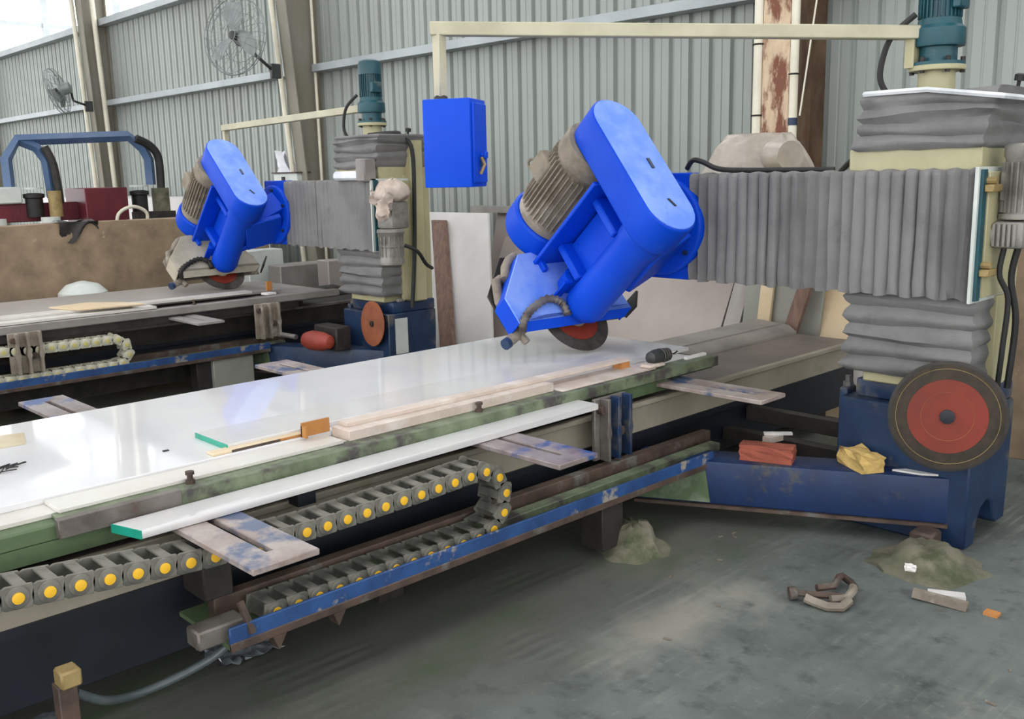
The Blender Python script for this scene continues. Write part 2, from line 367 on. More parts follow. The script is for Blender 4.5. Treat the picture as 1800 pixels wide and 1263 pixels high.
# pipes on columns
def pipe(pts, r, lbl, mat=PVC, clamps=(), grp=None):
    p0 = V(pts[0]); t = thing('downpipe', (p0.x, p0.y, 0), lbl, 'pipe', grp)
    MB().tube(pts, r, 10).build('pipe', mat, t)
    for c in clamps: MB().tube(arc(c, r+.004, 0, 360, 12, X_, Y_)[:-1], .006, 6, True).build('clamp', DARKSTEEL, t)
    return t
pipe([(-10.225, 6.40, 0), (-10.225, 6.005, 5.2)], .03, 'white pipe up the front of the grey column by the large fan')
pipe([(-9.985, 6.52, 0), (-9.985, 6.50, 5.2)], .018, 'thin white pipe in the wall corner behind the column of the large fan')
pipe([(-16.225, 6.3, 0), (-16.225, 6.12, 5.2)], .035, 'white pipe up the front of the grey column by the small fan')
pipe([(-15.98, 6.5, 0), (-15.98, 6.35, 5.2)], .04, 'white pipe behind the grey column beside the small fan, nearer the large fan')
pipe([(-3.80, 6.10, 0), (-3.80, 6.10, 5.2)], .033, 'white pipe running up the flange edge of the rusty column, without tape', clamps=[(-3.80, 6.10, 2.02), (-3.80, 6.10, 2.5)])
bp_ = pipe([(-3.53, 6.12, 0), (-3.53, 6.12, 5.2)], .03, 'white pipe with blue tape beside the rusty column', clamps=[(-3.53, 6.12, 2.28)])
MB().cyl((-3.53, 6.12, 1.94), (-3.53, 6.12, 1.99), .032).build('tape', NAVY, bp_)
one(MB().tube([(-3.46, 6.09, 2.0), (-3.42, 6.1, 2.35), (-3.36, 6.12, 2.9), (-3.3, 6.15, 3.6)], .006, 6), 'rope', PVC, (-3.46, 6.09, 2.0), 'thin pale cord slanting up from the blue tape', 'cord')

# wall fans
def fan(base, hub, ax, R, lbl):
    base, hub, ax = V(base), V(hub), V(ax).normalized()
    t = thing('wall_fan', base, lbl, 'fan')
    x, y, _ = basis(ax)
    b = MB().obox(base, (.06, .12, .16), (X_, Y_, Z_)).build('wall_bracket', FANBLK, t, bevel=.008)
    mid = (base+hub)/2+V((0, 0, -.06))
    MB().tube(spline([base+V((0, -.05, .02)), mid+V((.05, 0, .02)), mid+V((-.02, 0, .06)), hub-ax*.2], 5), .018, 8).build('arm', FANBLK, t)
    MB().lathe([(0, .03), (.02, .085), (.13, .095), (.18, .07), (.2, .03)], hub-ax*.22, ax, 16).build('motor_housing', FANGREY, t)
    cage = MB()
    for rr, off in ((R, 0), (R*.97, .05), (R*.97, -.05), (R*.62, .09), (R*.62, -.1), (.1, .1)):
        cage.tube(arc(hub+ax*off, rr, 0, 360, 32, x, y)[:-1], .004 if rr < R else .007, 5, True)
    for k in range(28):
        a = 2*math.pi*k/28; d = x*math.cos(a)+y*math.sin(a)
        cage.tube([hub+ax*.1+d*.1, hub+ax*.09+d*R*.62, hub+ax*.05+d*R*.97, hub+d*R, hub-ax*.05+d*R*.97, hub-ax*.1+d*R*.62, hub-ax*.1+d*.1], .0022, 4)
    cage.build('cage', FANGREY, t)
    for k in range(3):
        a = 2*math.pi*k/3+.5; d = x*math.cos(a)+y*math.sin(a); e = ax.cross(d)
        pts = lambda s: [hub+d*.05+e*.03+ax*(.02+s), hub+d*R*.55+e*.15+ax*(.05+s), hub+d*R*.85+e*.1+ax*(.04+s), hub+d*R*.85-e*.06+ax*(-.02+s), hub+d*R*.5-e*.08+ax*(-.03+s), hub+d*.05-e*.03+ax*(-.02+s)]
        MB().prism(pts(0), ax*.004).build('fan_blade', FANGREY, t)
    MB().lathe([(0, .05), (.05, .045), (.065, .01)], hub, ax, 12).build('hub', FANBLK, t)
fan((-15.95, 6.15, 2.85), (-15.75, 5.62, 3.05), (-.55, -.75, -.25), .34, 'small black wall fan on the grey column, seen nearly edge on')
fan((-10.02, 6.0, 2.86), (-9.98, 5.5, 3.20), (.30, -.94, .12), .42, 'large wall fan with pale blades, on the column above the covered saw')

# electrical bits at column foot
t = thing('switch_box', (-10.35, 6.33, 1.62), 'small white switch box under a plastic bag by the grey column', 'box')
MB().box(-10.62, -10.1, 6.24, 6.42, 1.50, 1.72).build('case', PALEBOX, t, bevel=.008)
MB().box(-10.42, -10.36, 6.225, 6.24, 1.56, 1.68).build('socket', BLACK, t)
MB().box(-10.64, -10.08, 6.22, 6.43, 1.72, 1.735).build('lid', RUST, t)
mb = MB(); mb.grid(lambda a, b: (-10.60+.26*a, 6.28+.05*math.sin(a*9+b*3), 1.735+.24*b+.02*math.sin(a*7)), 8, 8)
mb.grid(lambda a, b: (-10.60+.26*a, 6.38+.03*math.sin(a*8+b*4), 1.735+.20*b), 8, 8)
one(mb, 'plastic_bag', PLASTICW, (-10.47, 6.3, 1.735), 'crumpled white plastic bag on the switch box', 'bag')

# ================================================================== SAW MACHINES
def bellows_h(x0, x1, yf, z0, z1, n, amp, mat, parent, ydepth=.3):
    """horizontal-travel bellows: vertical pleats on the front, wrapped over top and bottom"""
    mb = MB(); rows = []; prof = []
    for i in range(n*4+1):
        t = i/(n*4); ph = (i % 4)/4
        off = [0, .7, 1, .7][i % 4]
        xx = x0+(x1-x0)*t+.008*math.sin(i*1.7)
        prof.append((xx, yf+amp*(1-off)))
    sect = lambda p, i: [(p[0], p[1]+ydepth, z1-.012), (p[0], p[1]+.03, z1+.004*math.sin(i)), (p[0], p[1]+.002, z1-.006), (p[0]+.002*math.sin(i*2.3), p[1]-.001, z1-.03),
                         (p[0]+.005*math.sin(i*.9), p[1], (z0+z1)/2), (p[0]+.006*math.sin(i*1.3+1), p[1]-.003, z0+.05), (p[0], p[1]-.002*math.cos(i), z0+.006*math.sin(i*.7)), (p[0], p[1]+.03, z0+.004), (p[0], p[1]+ydepth, z0+.01)]
    vs = []; m = 9
    for i, p in enumerate(prof): vs += sect(p, i)
    fs = [(i*m+j, (i+1)*m+j, (i+1)*m+j+1, i*m+j+1) for i in range(len(prof)-1) for j in range(m-1)]
    fs += [tuple(range(m)), tuple((len(prof)-1)*m+j for j in range(m))]
    mb.add(vs, fs)
    return mb.build('beam_bellows', mat, parent, sharp=70)
def bellows_v(ring0, ring1, n, amp, name, mat, parent, seed=0, sag=.0):
    """vertical-travel bellows between two rectangles (x0,x1,y0,y1,z)"""
    rnd = random.Random(seed); mb = MB(); vs = []; rows = []
    for i in range(n*4+1):
        t = i/(n*4); off = [0, .75, 1, .6][i % 4]*amp*rnd.uniform(.6, 1.25)
        x0, x1, y0, y1, z = [a+(b-a)*t for a, b in zip(ring0, ring1)]
        dx = rnd.uniform(-.006, .006)
        x0 -= off-dx; x1 += off*.6+dx; y0 -= off; y1 += off*.4
        per = []
        for k in range(9): per.append((x0+(x1-x0)*k/8, y0, k/8))
        for k in range(1, 7): per.append((x1, y0+(y1-y0)*k/6, 1))
        for k in range(1, 9): per.append((x1-(x1-x0)*k/8, y1, 0))
        for k in range(1, 6): per.append((x0, y1-(y1-y0)*k/6, 0))
        for k, (px, py, q) in enumerate(per):
            zz = z+sag*math.sin(k*.55+i*.6+seed)*(1 if 0 < i < n*4 else .3)+rnd.uniform(-.003, .003)
            vs.append((px, py-.004*math.sin(k*1.3+i), zz))
        m = len(per)
    fs = [(i*m+k, i*m+(k+1) % m, (i+1)*m+(k+1) % m, (i+1)*m+k) for i in range(n*4) for k in range(m)]
    mb.add(vs, fs)
    return mb.build(name, mat, parent, sharp=60), m

def fins(mb, p0, d, r_in, r_out, n, l, th=.006, a0=0, a1=360):
    x, y, d = basis(d)
    for k in range(n):
        a = R_(a0+(a1-a0)*k/n); e = x*math.cos(a)+y*math.sin(a); s = d.cross(e)
        mb.obox(V(p0)+d*l/2+e*(r_in+r_out)/2, (l, r_out-r_in, th), (d, e, s))

def gantry(o, tagtxt, main):
    o = V(o)
    def q(x, y, z): return V((x, y, z))+o
    class M(MB):
        def build(s, *a, **k):
            s.v = [p+o for p in s.v]; return MB.build(s, *a, **k)
    t = thing('saw_gantry', q(-1.8, 4.4, 0), tagtxt, 'machine')
    # ---- base
    prof = [(4.14, 0), (4.24, 0), (4.26, .09), (4.30, .15), (4.37, .175), (4.43, .15), (4.455, .06), (4.50, .03), (4.60, .03), (4.62, .44), (4.62, .60), (4.14, .60)]
    base = M().prism([(-1.49, y, z) for y, z in prof], (-.61, 0, 0)).build('base', NAVY, t, bevel=.008)
    M().box(-2.05, -1.5, 4.2, 4.62, .60, .685).build('base_shoulder', NAVY, base, bevel=.012, seg=2)
    M().box(-2.13, -2.09, 4.2, 4.3, .55, .63).build('lug', NAVY, base, bevel=.008)
    M().lathe([(0, .03), (.02, .03), (.02, .016), (.06, .016), (.06, .024), (.075, .024)], (-1.99, 4.24, .685), Z_, 10).build('bolt', RUST, base)
    M().lathe([(0, .025), (.02, .025), (.02, .014), (.05, .014)], (-2.11, 4.25, .63), Z_, 8).build('bolt', NAVY, base)
    M().box(-1.53, -1.5, 4.25, 4.32, .685, .71).build('grease_block', GREYMOTOR, base, bevel=.005)
    # ---- diagonal foot beam
    d = (V((-1.567, 4.14, 0))-V((-2.80, 3.50, 0))).normalized(); s = V((-d.y, d.x, 0))
    A, B = V((-2.80, 3.50, .0)), V((-1.567, 4.14, 0))
    fb = M().hexa([A+Z_*.10, B+Z_*.10, B+s*.20+Z_*.10, A+s*.20+Z_*.10, A+Z_*.31, B+Z_*.31, B+s*.20+Z_*.31, A+s*.20+Z_*.31]).build('foot_beam', NAVYG if main else NAVY, t, bevel=.012, seg=2)
    M().hexa([A-s*.012+Z_*.085, B-s*.012+Z_*.085, B+s*.2+Z_*.085, A+s*.2+Z_*.085, A-s*.012+Z_*.10, B-s*.012+Z_*.10, B+s*.2+Z_*.10, A+s*.2+Z_*.10]).build('lower_flange', RUST, fb)
    M().hexa([A-s*.004+Z_*.11, A-s*.004+d*.36+Z_*.11, A+d*.36+Z_*.11, A+Z_*.11, A-s*.004+Z_*.30, A-s*.004+d*.33+Z_*.30, A+d*.33+Z_*.30, A+Z_*.30]).build('algae_stained_end', GREENBODY, fb)
    M().box(-1.66, -1.56, 3.96, 4.07, 0.02, .10).build('levelling_foot', RUST, t, bevel=.01)
    # ---- tie bars to the bed
    M().box(-2.86, -2.08, 4.33, 4.40, .20, .275).build('tie_bar', DARKSTEEL, t, bevel=.004)
    M().box(-2.86, -2.08, 4.56, 4.62, .27, .355).build('tie_bar', DARKSTEEL, t, bevel=.004)
    # ---- post
    M().box(-2.0, -1.52, 4.36, 4.62, .68, 1.66).build('post', CREAM, t, bevel=.006)
    M().box(-1.52, -1.485, 4.30, 4.45, .70, 1.10).build('post_rib', CREAM, t, bevel=.004)
    M().box(-2.0, -1.56, 4.16, 4.37, .685, .78).build('post_foot', CREAM, t, bevel=.006)
    bellows_v((-2.06+o.x, -1.52+o.x, 4.13+o.y, 4.42+o.y, .735), (-2.05+o.x, -1.51+o.x, 4.12+o.y, 4.42+o.y, 1.11), 5, .028, 'lower_bellows', BELL, t, 3, .006)
    # ---- beam carriage collar and upper bellows
    M().box(-2.10, -1.53, 4.14, 4.66, 1.60, 1.725).build('collar', CREAM, t, bevel=.006)
    bl, m = bellows_v((-2.06+o.x, -1.54+o.x, 4.13+o.y, 4.62+o.y, 1.715), (-2.015+o.x, -1.47+o.x, 4.11+o.y, 4.62+o.y, 1.955), 4, .022, 'upper_bellows', BELL, t, 5 if main else 9, .008)
    hz = lambda x, y: 1.958-(.045 if main else .0)*max(0, (x+1.75)/.3)*(1 if y < 4.4 else .3)
    rim = [(-2.02, 4.10), (-1.92, 4.095), (-1.75, 4.095), (-1.6, 4.09), (-1.45, 4.10), (-1.43, 4.35), (-1.46, 4.64), (-1.75, 4.64), (-2.02, 4.64)]
    M().tube([(x, y, hz(x, y)) for x, y in rim], .012, 6, True).build('hem', WHITERIM if main else BELL, bl)
    M().box(-2.03, -1.5, 4.16, 4.58, 1.88, 1.89).build('top_plate', DARKSTEEL, t)
    M().lathe([(0, .008), (.10, .008), (.10, .022), (.125, .022), (.13, .012)], (-1.52, 4.42, 1.89), (.15, 0, 1), 8).build('screw_knob', BLACK, t)
    # ---- lift motor
    c = V((-1.80, 4.30, 0))
    lm = M().lathe([(0, .076), (.095, .076)], c+Z_*1.95, Z_, 24).build('motor_neck', CREAM, t)
    M().lathe([(0, .115), (.022, .115)], c+Z_*2.045, Z_, 28).build('flange', CREAM, lm, bevel=.003)
    M().lathe([(0, .112), (.014, .112), (.016, .078), (.075, .078), (.078, .105), (.09, .108), (.15, .106), (.165, .09), (.19, .086)], c+Z_*2.067, Z_, 28).build('gear_housing', TEAL, lm, sharp=30)
    for k in range(6):
        a = k*math.pi/3+.3
        M().cyl(c+V((.1*math.cos(a), .1*math.sin(a), 2.035)), c+V((.1*math.cos(a), .1*math.sin(a), 2.10)), .011, n=8).build('flange_bolt', DARKSTEEL, lm)
    mo = M().lathe([(0, .078), (.2, .078)], c+Z_*2.25, Z_, 24).build('lift_motor', TEAL, t)
    fm = M(); fins(fm, c+Z_*2.262, Z_, .077, .088, 28, .17, .005); fm.build('cooling_fins', TEAL, mo)
    M().box(-1.73, -1.69, 4.24, 4.33, 2.29, 2.37).build('terminal_box', TEAL, mo, bevel=.006)
    M().lathe([(0, .09), (.08, .09), (.1, .08), (.112, .05), (.115, .01)], c+Z_*2.43, Z_, 24).build('fan_cap', TEAL if main else TEAL, mo)
    M().tube(spline([(-1.87, 4.22, 2.28), (-1.95, 4.17, 2.19), (-1.985, 4.16, 2.06), (-1.97, 4.17, 1.98), (-1.9, 4.2, 1.9)], 6), .0125, 8).build('motor_cable', BLACK, t)
    # ---- boom with drop tube
    if main:
        M().bar((-1.86, 4.23, 2.205), (-3.335, 2.765, 2.27), .06, .056).build('boom', BOOM, t, bevel=.004)
        M().box(-3.33, -3.285, 2.765, 2.81, 1.985, 2.25).build('drop_tube', BOOM, t, bevel=.004)
        M().box(-1.9, -1.86, 4.2, 4.26, 2.06, 2.2).build('boom_bracket', CREAM, t)
    else:
        M().bar((-1.86, 4.3, 2.185), (-4.32, 4.37, 2.15), .06, .056).build('boom', BOOM, t, bevel=.004)
        M().box(-4.32, -4.275, 4.35, 4.395, 1.5, 2.13).build('drop_tube', BOOM, t, bevel=.004)
    # ---- beam
    x0 = -2.92 if main else -2.76
    M().box(x0+.03, -1.53, 4.16, 4.5, 1.14, 1.60).build('beam', CREAM, t)
    bellows_h(x0+o.x, -1.515+o.x, 4.045+o.y, 1.10, 1.635, 24 if main else 20, .028 if main else .009, BELL, t, .16)
    if main: M().box(-3.2, -2.5, 4.45, 4.95, 1.50, 1.56).build('rear_shelf', CREAM, t)
    ep = M().box(-1.515, -1.50, 4.04, 4.42, 1.09, 1.64).build('end_plate', PALEBOX, t, bevel=.002)
    M().box(-1.50, -1.487, 4.06, 4.10, 1.10, 1.63).build('guide_strip', TEAL, ep)
    M().box(-1.50, -1.482, 4.11, 4.40, 1.11, 1.62).build('cream_panel', CREAM, ep, bevel=.003)
    for z in (1.2, 1.54): M().box(-1.487, -1.45, 4.07, 4.17, z, z+.03).build('clamp', BRASS, ep, bevel=.004); M().cyl((-1.487, 4.10, z+.045), (-1.45, 4.10, z+.045), .014, n=8).build('clamp_bolt', BRASS, ep)
    # ---- traverse gear motor on the beam end
    if main:
        g = M().box(-1.482, -1.36, 4.17, 4.33, 1.31, 1.42).build('gearbox', GREYMOTOR, t, bevel=.015, seg=2)
        for k in range(5): M().box(-1.475+.02*k, -1.465+.02*k, 4.155, 4.18, 1.32, 1.41).build('rib', GREYMOTOR, g)
        M().cyl((-1.49, 4.2, 1.36), (-1.47, 4.2, 1.36), .05, n=12).build('shaft_collar', GREYMOTOR, g)
        tm = M().lathe([(0, .09), (.02, .09), (.02, .075), (.24, .075), (.25, .082), (.29, .082), (.3, .07)], (-1.40, 4.26, 1.43), Z_, 20).build('traverse_motor', GREYMOTOR, t)
        fm = M(); fins(fm, (-1.40, 4.26, 1.455), Z_, .074, .086, 22, .2, .006); fm.build('cooling_fins', GREYMOTOR, tm)
        M().box(-1.475, -1.44, 4.2, 4.28, 1.5, 1.62).build('terminal_box', GREYMOTOR, tm, bevel=.006)
        M().tube(spline([(-1.44, 4.2, 1.31), (-1.45, 4.2, 1.2), (-1.42, 4.23, 1.1), (-1.43, 4.24, .9), (-1.45, 4.27, .70)], 6), .012, 8).build('power_cable', BLACK, t)
        M().tube(spline([(-1.40, 4.24, 1.31), (-1.42, 4.25, 1.18), (-1.40, 4.28, 1.0), (-1.42, 4.3, .71)], 6), .014, 8).build('power_cable', BLACK, t)
        M().tube(spline([(-2.95, 4.1, 1.66), (-2.9, 4.08, 1.70), (-2.84, 4.08, 1.69), (-2.76, 4.1, 1.655), (-2.6, 4.12, 1.645), (-2.2, 4.2, 1.64)], 6), .013, 8).build('head_cable', BLACK, t)
        M().tube(spline([(-2.35, 4.5, 1.60), (-2.25, 4.46, 1.68), (-2.12, 4.4, 1.74)], 6), .014, 8).build('head_cable', BLACK, t)
    else:
        g = M().box(-1.47, -1.28, 4.06, 4.22, 1.27, 1.47).build('gearbox', GREYMOTOR, t, bevel=.015, seg=2)
        M().box(-1.5, -1.44, 4.1, 4.2, 1.3, 1.42).build('mounting_block', BRASS, g)
        tm = M().lathe([(0, .10), (.02, .105), (.05, .09), (.06, .085), (.11, .085), (.115, .09), (.13, .09), (.135, .085), (.21, .085), (.23, .095), (.26, .09), (.265, .06)], (-1.29, 4.05, 1.27), -Z_, 20).build('traverse_motor', GREYMOTOR, t)
        fm = M(); fins(fm, (-1.29, 4.05, 1.22), -Z_, .084, .094, 16, .15, .008); fm.build('cooling_fins', GREYMOTOR, tm)
        M().tube(spline([(-1.22, 4.12, 1.15), (-1.17, 4.2, 1.1), (-1.2, 4.3, 1.0), (-1.3, 4.44, .95)], 6), .014, 8).build('power_cable', BLACK, t)
        M().box(-1.60, -1.46, 4.40, 4.52, .68, 1.93).build('rear_post', CREAM, t, bevel=.01)
        M().tube(spline([(-1.72, 4.2, 1.97), (-1.5, 4.3, 1.98), (-1.5, 4.34, 1.95), (-1.44, 4.40, 1.85), (-1.44, 4.40, 1.4), (-1.44, 4.38, 1.0), (-1.44, 4.34, .64)], 6), .016, 8).build('power_cable', BLACK, t)
        M().box(-1.95, -1.6, 4.0, 4.1, 1.63, 1.70).build('foil_patch', PLASTICW, t, bevel=.02)
        M().box(-1.62, -1.50, 3.99, 4.1, 1.62, 1.79).build('bracket_plate', GREYCOVER, t, bevel=.01)
        M().box(-1.488, -1.482, 4.20, 4.32, .28, .56).build('worn_panel', PALEBOX, t)
    # ---- head saddle
    M().box(x0-.33, x0+.02, 4.06, 4.14, 1.10, 1.64).build('saddle', BLUE, t, bevel=.006)
    return t

gantry((0, 0, 0), 'cream and blue saw gantry with grey bellows arm and boom carrying the control box', True)
gantry((-4.5, .3, 0), 'cream and blue saw gantry with a rag on its gear motor', False)

# ------------------------------------------------------------------ tilting saw head
def saw_head(B, theta, yaw, lbl, hood_mat, main, piv):
    th, ya = R_(theta), R_(yaw)
    h = V((math.cos(ya), -math.sin(ya), 0)); w_ = V((math.sin(ya), math.cos(ya), 0))
    a = -math.cos(th)*h-math.sin(th)*Z_; c = math.sin(th)*h-math.cos(th)*Z_
    B = V(B)
    W = lambda u, v, w: B+a*u+c*v+w_*w
    uc, vm, um = -.92, -.535, -.03
    t = thing('tilting_saw', B, lbl, 'saw')
    # belt guard: stadium prism
    rg = .145
    pts = [W(uc, 0, 0)+c*rg*math.cos(x)+w_*rg*math.sin(x) for x in [R_(-90+180*k/14) for k in range(15)]]
    pts += [W(uc, vm, 0)+c*rg*math.cos(x)+w_*rg*math.sin(x) for x in [R_(90+180*k/14) for k in range(15)]]
    bg_ = MB().prism(pts, a*.185).build('belt_guard', BLUE, t, bevel=.014, seg=3)
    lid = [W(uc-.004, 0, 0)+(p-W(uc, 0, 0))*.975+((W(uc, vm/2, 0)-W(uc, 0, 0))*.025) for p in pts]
    MB().prism(lid, a*.008).build('guard_lid', DUSTLITBLUE, bg_, bevel=.003)  # pale tone combines settled dust and painted-in sky sheen
    MB().obox(W(uc-.005, -.02, .02), (.008, .05, .012), (a, c*.9+w_*.4, w_)).build('vent_slot', DARKNAVY, bg_)
    MB().obox(W(uc-.005, -.26, .035), (.008, .06, .018), (a, c, w_)).build('vent_slot', NAVY, bg_)
    # motor
    L = um-.16-(uc+.185)
    mo = MB().lathe([(0, .17), (.02, .178), (.10, .178), (.11, .165), (L-.06, .165), (L-.05, .175), (L, .175)], W(uc+.185, vm, 0), a, 32).build('motor', DUSTMOTOR, t, sharp=30)
    fm = MB(); x, y, _ = basis(a); fins(fm, W(uc+.185+.125, vm, 0), a, .162, .186, 40, L-.19, .007); fm.build('cooling_fins', DUSTMOTOR, mo)
    MB().lathe([(0, .186), (.012, .197), (.12, .197), (.15, .185), (.165, .14), (.168, .02)], W(um-.168, vm, 0), a, 36).build('fan_cover', BLUE, t, sharp=40)
    MB().obox(W(-.48, vm-.10, -.155), (.14, .12, .06), (a, c, w_)).build('terminal_box', DUSTMOTOR, mo, bevel=.01)
    e = W(-.40, vm-.14, -.09); ed = -(c*.85+w_*.53)
    ey = MB().cyl(e, e+ed*.035, .014, n=8); ey.tube(arc(e+ed*.06, .028, 0, 360, 16, a, ed)[:-1], .008, 6, True); ey.build('eye_bolt', DUSTMOTOR, mo)
    MB().obox(W(-.28, vm+.185, -.06), (.1, .03, .05), (a, c, w_)).build('motor_foot', DUSTMOTOR, mo, bevel=.006)
    MB().obox(W(-.6, vm+.185, -.06), (.1, .03, .05), (a, c, w_)).build('motor_foot', DUSTMOTOR, mo, bevel=.006)
    MB().obox(W(-.39, vm+.215, 0), (.66, .022, .30), (a, c, w_)).build('motor_plate', BLUE, t, bevel=.004)
    MB().obox(W(-.09, vm+.235, -.11), (.05, .09, .03), (a, c, w_)).build('tension_bolt', BLUE, t, bevel=.004)
    # spindle tube
    MB().lathe([(0, .125), (.10, .118), (.13, .108), (.52, .106), (.60, .112), (.64, .104), (.66, .09), (.665, .06)], W(uc+.17, 0, 0), a, 32).build('spindle_tube', BLUE, t, sharp=40)
    MB().obox(W(-.46, -.19, .05), (.50, .22, .12), (a, c, w_)).build('head_casting', BLUE, t, bevel=.01)
    for uu in (-.60, -.24): MB().obox(W(uu, -.20, .0), (.045, .22, .16), (a, c, w_)).build('spindle_bracket', BLUE, t, bevel=.008)
    MB().lathe([(0, .05), (.09, .045)], W(-.2, -.14, -.05), a, 14).build('bearing_boss', BLUE, t)
    MB().obox(W(-.13, -.10, -.11), (.16, .012, .05), (a, c, w_)).build('stop_tab', BLUE, t)
    # blade, flange
    MB().lathe([(0, .05), (.055, .05), (.06, .062), (.075, .062)], W(-.095, 0, 0), a, 24).build('blade_flange', CREAM if not main else PIPEG, t)
    bl = MB().lathe([(0, .208), (.005, .208)], W(-.012, 0, 0), a, 56).build('blade', BLADERIM, t)
    MB().lathe([(0, .14), (.006, .14)], W(-.016, 0, 0), a, 40).build('blade_centre', REDDISC, bl)
    # hood: top plate, bottom plate and wall, in the blade plane
    poly = [(-.42, .03), (-.435, -.126), (-.22, -.385), (.14, -.41), (.335, -.085), (.345, .03)]
    P = lambda u, s=1.0: [W(u, v*s, w*s) for w, v in poly]
    hd = MB().prism(P(-.085), a*.012).build('hood', hood_mat if not main else DUSTLITBLUE, t, bevel=.003)
    sk = MB()
    pa, pb = P(-.074), P(.035)
    for i in range(5): sk.hexa([pa[i], pa[i+1], pb[i+1], pb[i], pa[i]+(B-pa[i])*.02, pa[i+1]+(B-pa[i+1])*.02, pb[i+1]+(B-pb[i+1])*.02, pb[i]+(B-pb[i])*.02])
    sk.build('hood_skirt', hood_mat, hd)
    lip = MB().hexa([W(-.085, .03, -.42), W(-.085, .03, .345), W(-.085, .0, .345), W(-.085, .0, -.42), W(-.045, .065, -.37), W(-.045, .06, .30), W(-.035, .05, .30), W(-.035, .055, -.37)])
    lip.build('hood_lip', hood_mat, hd)
    back = [(-.37, .0), (-.40, -.04), (-.41, -.24), (-.22, -.47), (.15, -.48), (.40, -.12), (.40, .0)]
    MB().prism([W(.06, v, w) for w, v in back], a*.012).build('back_plate', DARKSTEEL if main else PIPEG, hd)
    MB().obox(W(-.02, -.03, .43), (.11, .12, .012), (a, (c+w_*-.7).normalized(), (w_+c*.7).normalized())).build('rubber_flap', BLACK, t)
    # water pipes and corrugated hose
    MB().tube([W(.0, -.43, -.17), W(.0, -.41, -.22), W(.0, -.36, -.27), W(.0, -.29, -.305)], .026, 10).build('water_pipe', PIPEG, t)
    MB().tube([W(.04, -.32, -.30), W(.03, -.30, -.345), W(.03, -.18, -.385), W(.03, -.03, -.372), W(.03, .02, -.36)], .026, 10).build('water_pipe', PIPEG, t)
    MB().cyl(W(.03, -.10, -.382), W(.03, -.07, -.378), .033, n=10).build('pipe_collar', PIPEG, t)
    nz = MB().tube([W(.03, .0, -.362), W(.03, .035, -.385), W(.03, .07, -.455)], [.033, .03, .028], 10).build('nozzle', PIPEG, t)
    MB().cyl(W(.03, .068, -.45), W(.03, .078, -.475), .03, n=10).build('nozzle_tip', NAVY, nz)
    MB().tube([W(.03, .02, -.36), W(.03, .085, -.338)], .022, 8).build('nozzle', PIPEG, t)
    hp = spline([W(-.02, .04, -.37), W(-.09, .03, -.40), W(-.10, -.03, -.325), W(-.115, -.072, -.207), W(-.115, -.04, -.131), W(-.10, .03, -.118)], 7)
    MB().tube(hp, [.024 if k % 2 else .015 for k in range(len(hp))], 10).build('corrugated_hose', DARKSTEEL if not main else STEEL, t, sharp=80)
    # pivot disc and arm to the saddle
    piv = V(piv)
    MB().lathe([(0, .25), (.05, .25), (.055, .235)], piv+V((0, .075, 0)), -Y_, 36).build('pivot_disc', BLUE, t, bevel=.004)
    s0 = W(-.52, 0, .04)
    for off, wd_ in ((-.13, .05), (.15, .05)):
        p1 = s0+a*off; p2 = piv+V((0, .03, 0))+a*off*1.2
        n_ = (p2-p1).normalized()
        MB().bar(p1, p2, .20, wd_, up=a).build('arm_rib', BLUE, t, bevel=.006)
    MB().bar(s0+c*.09, piv+V((0, .03, 0))+c*.15, .05, .30, up=a).build('arm_web', BLUE, t, bevel=.006)
    for k in range(6):
        an = k*math.pi/3+.4; pp = piv+V((.21*math.cos(an), .022, .21*math.sin(an)))
        MB().cyl(pp, pp-Y_*.02, .014, n=6).build('disc_bolt', NAVY, t)
    return t
saw_head((-3.42, 3.75, .889), 40.6, 7.2, 'tilted saw head with blue blade hood cutting the polished slab', BLUE, True, (-3.06, 4.0, 1.37))
saw_head((-7.81, 4.0, .862), 47.3, 0, 'tilted saw head with beige slurry-coated blade hood', HOODBEIGE, False, (-7.42, 4.3, 1.351))
rg = MB()
rg.lathe([(0, .06), (.02, .12), (.06, .135), (.11, .12), (.15, .08), (.165, .01)], (-5.87, 4.44, 1.47), Z_, 18)
rg.grid(lambda a, b: (-5.99+.24*a+.02*math.sin(b*9), 4.335-.03*math.sin(a*9+b*5), 1.56-.24*b*(1-.75*abs(a-.5))), 10, 10)
one(rg, 'rag', RAG, (-5.87, 4.44, 1.47), 'crumpled cream rag draped over a gear motor', 'cloth', jitter=.014, sharp=80)

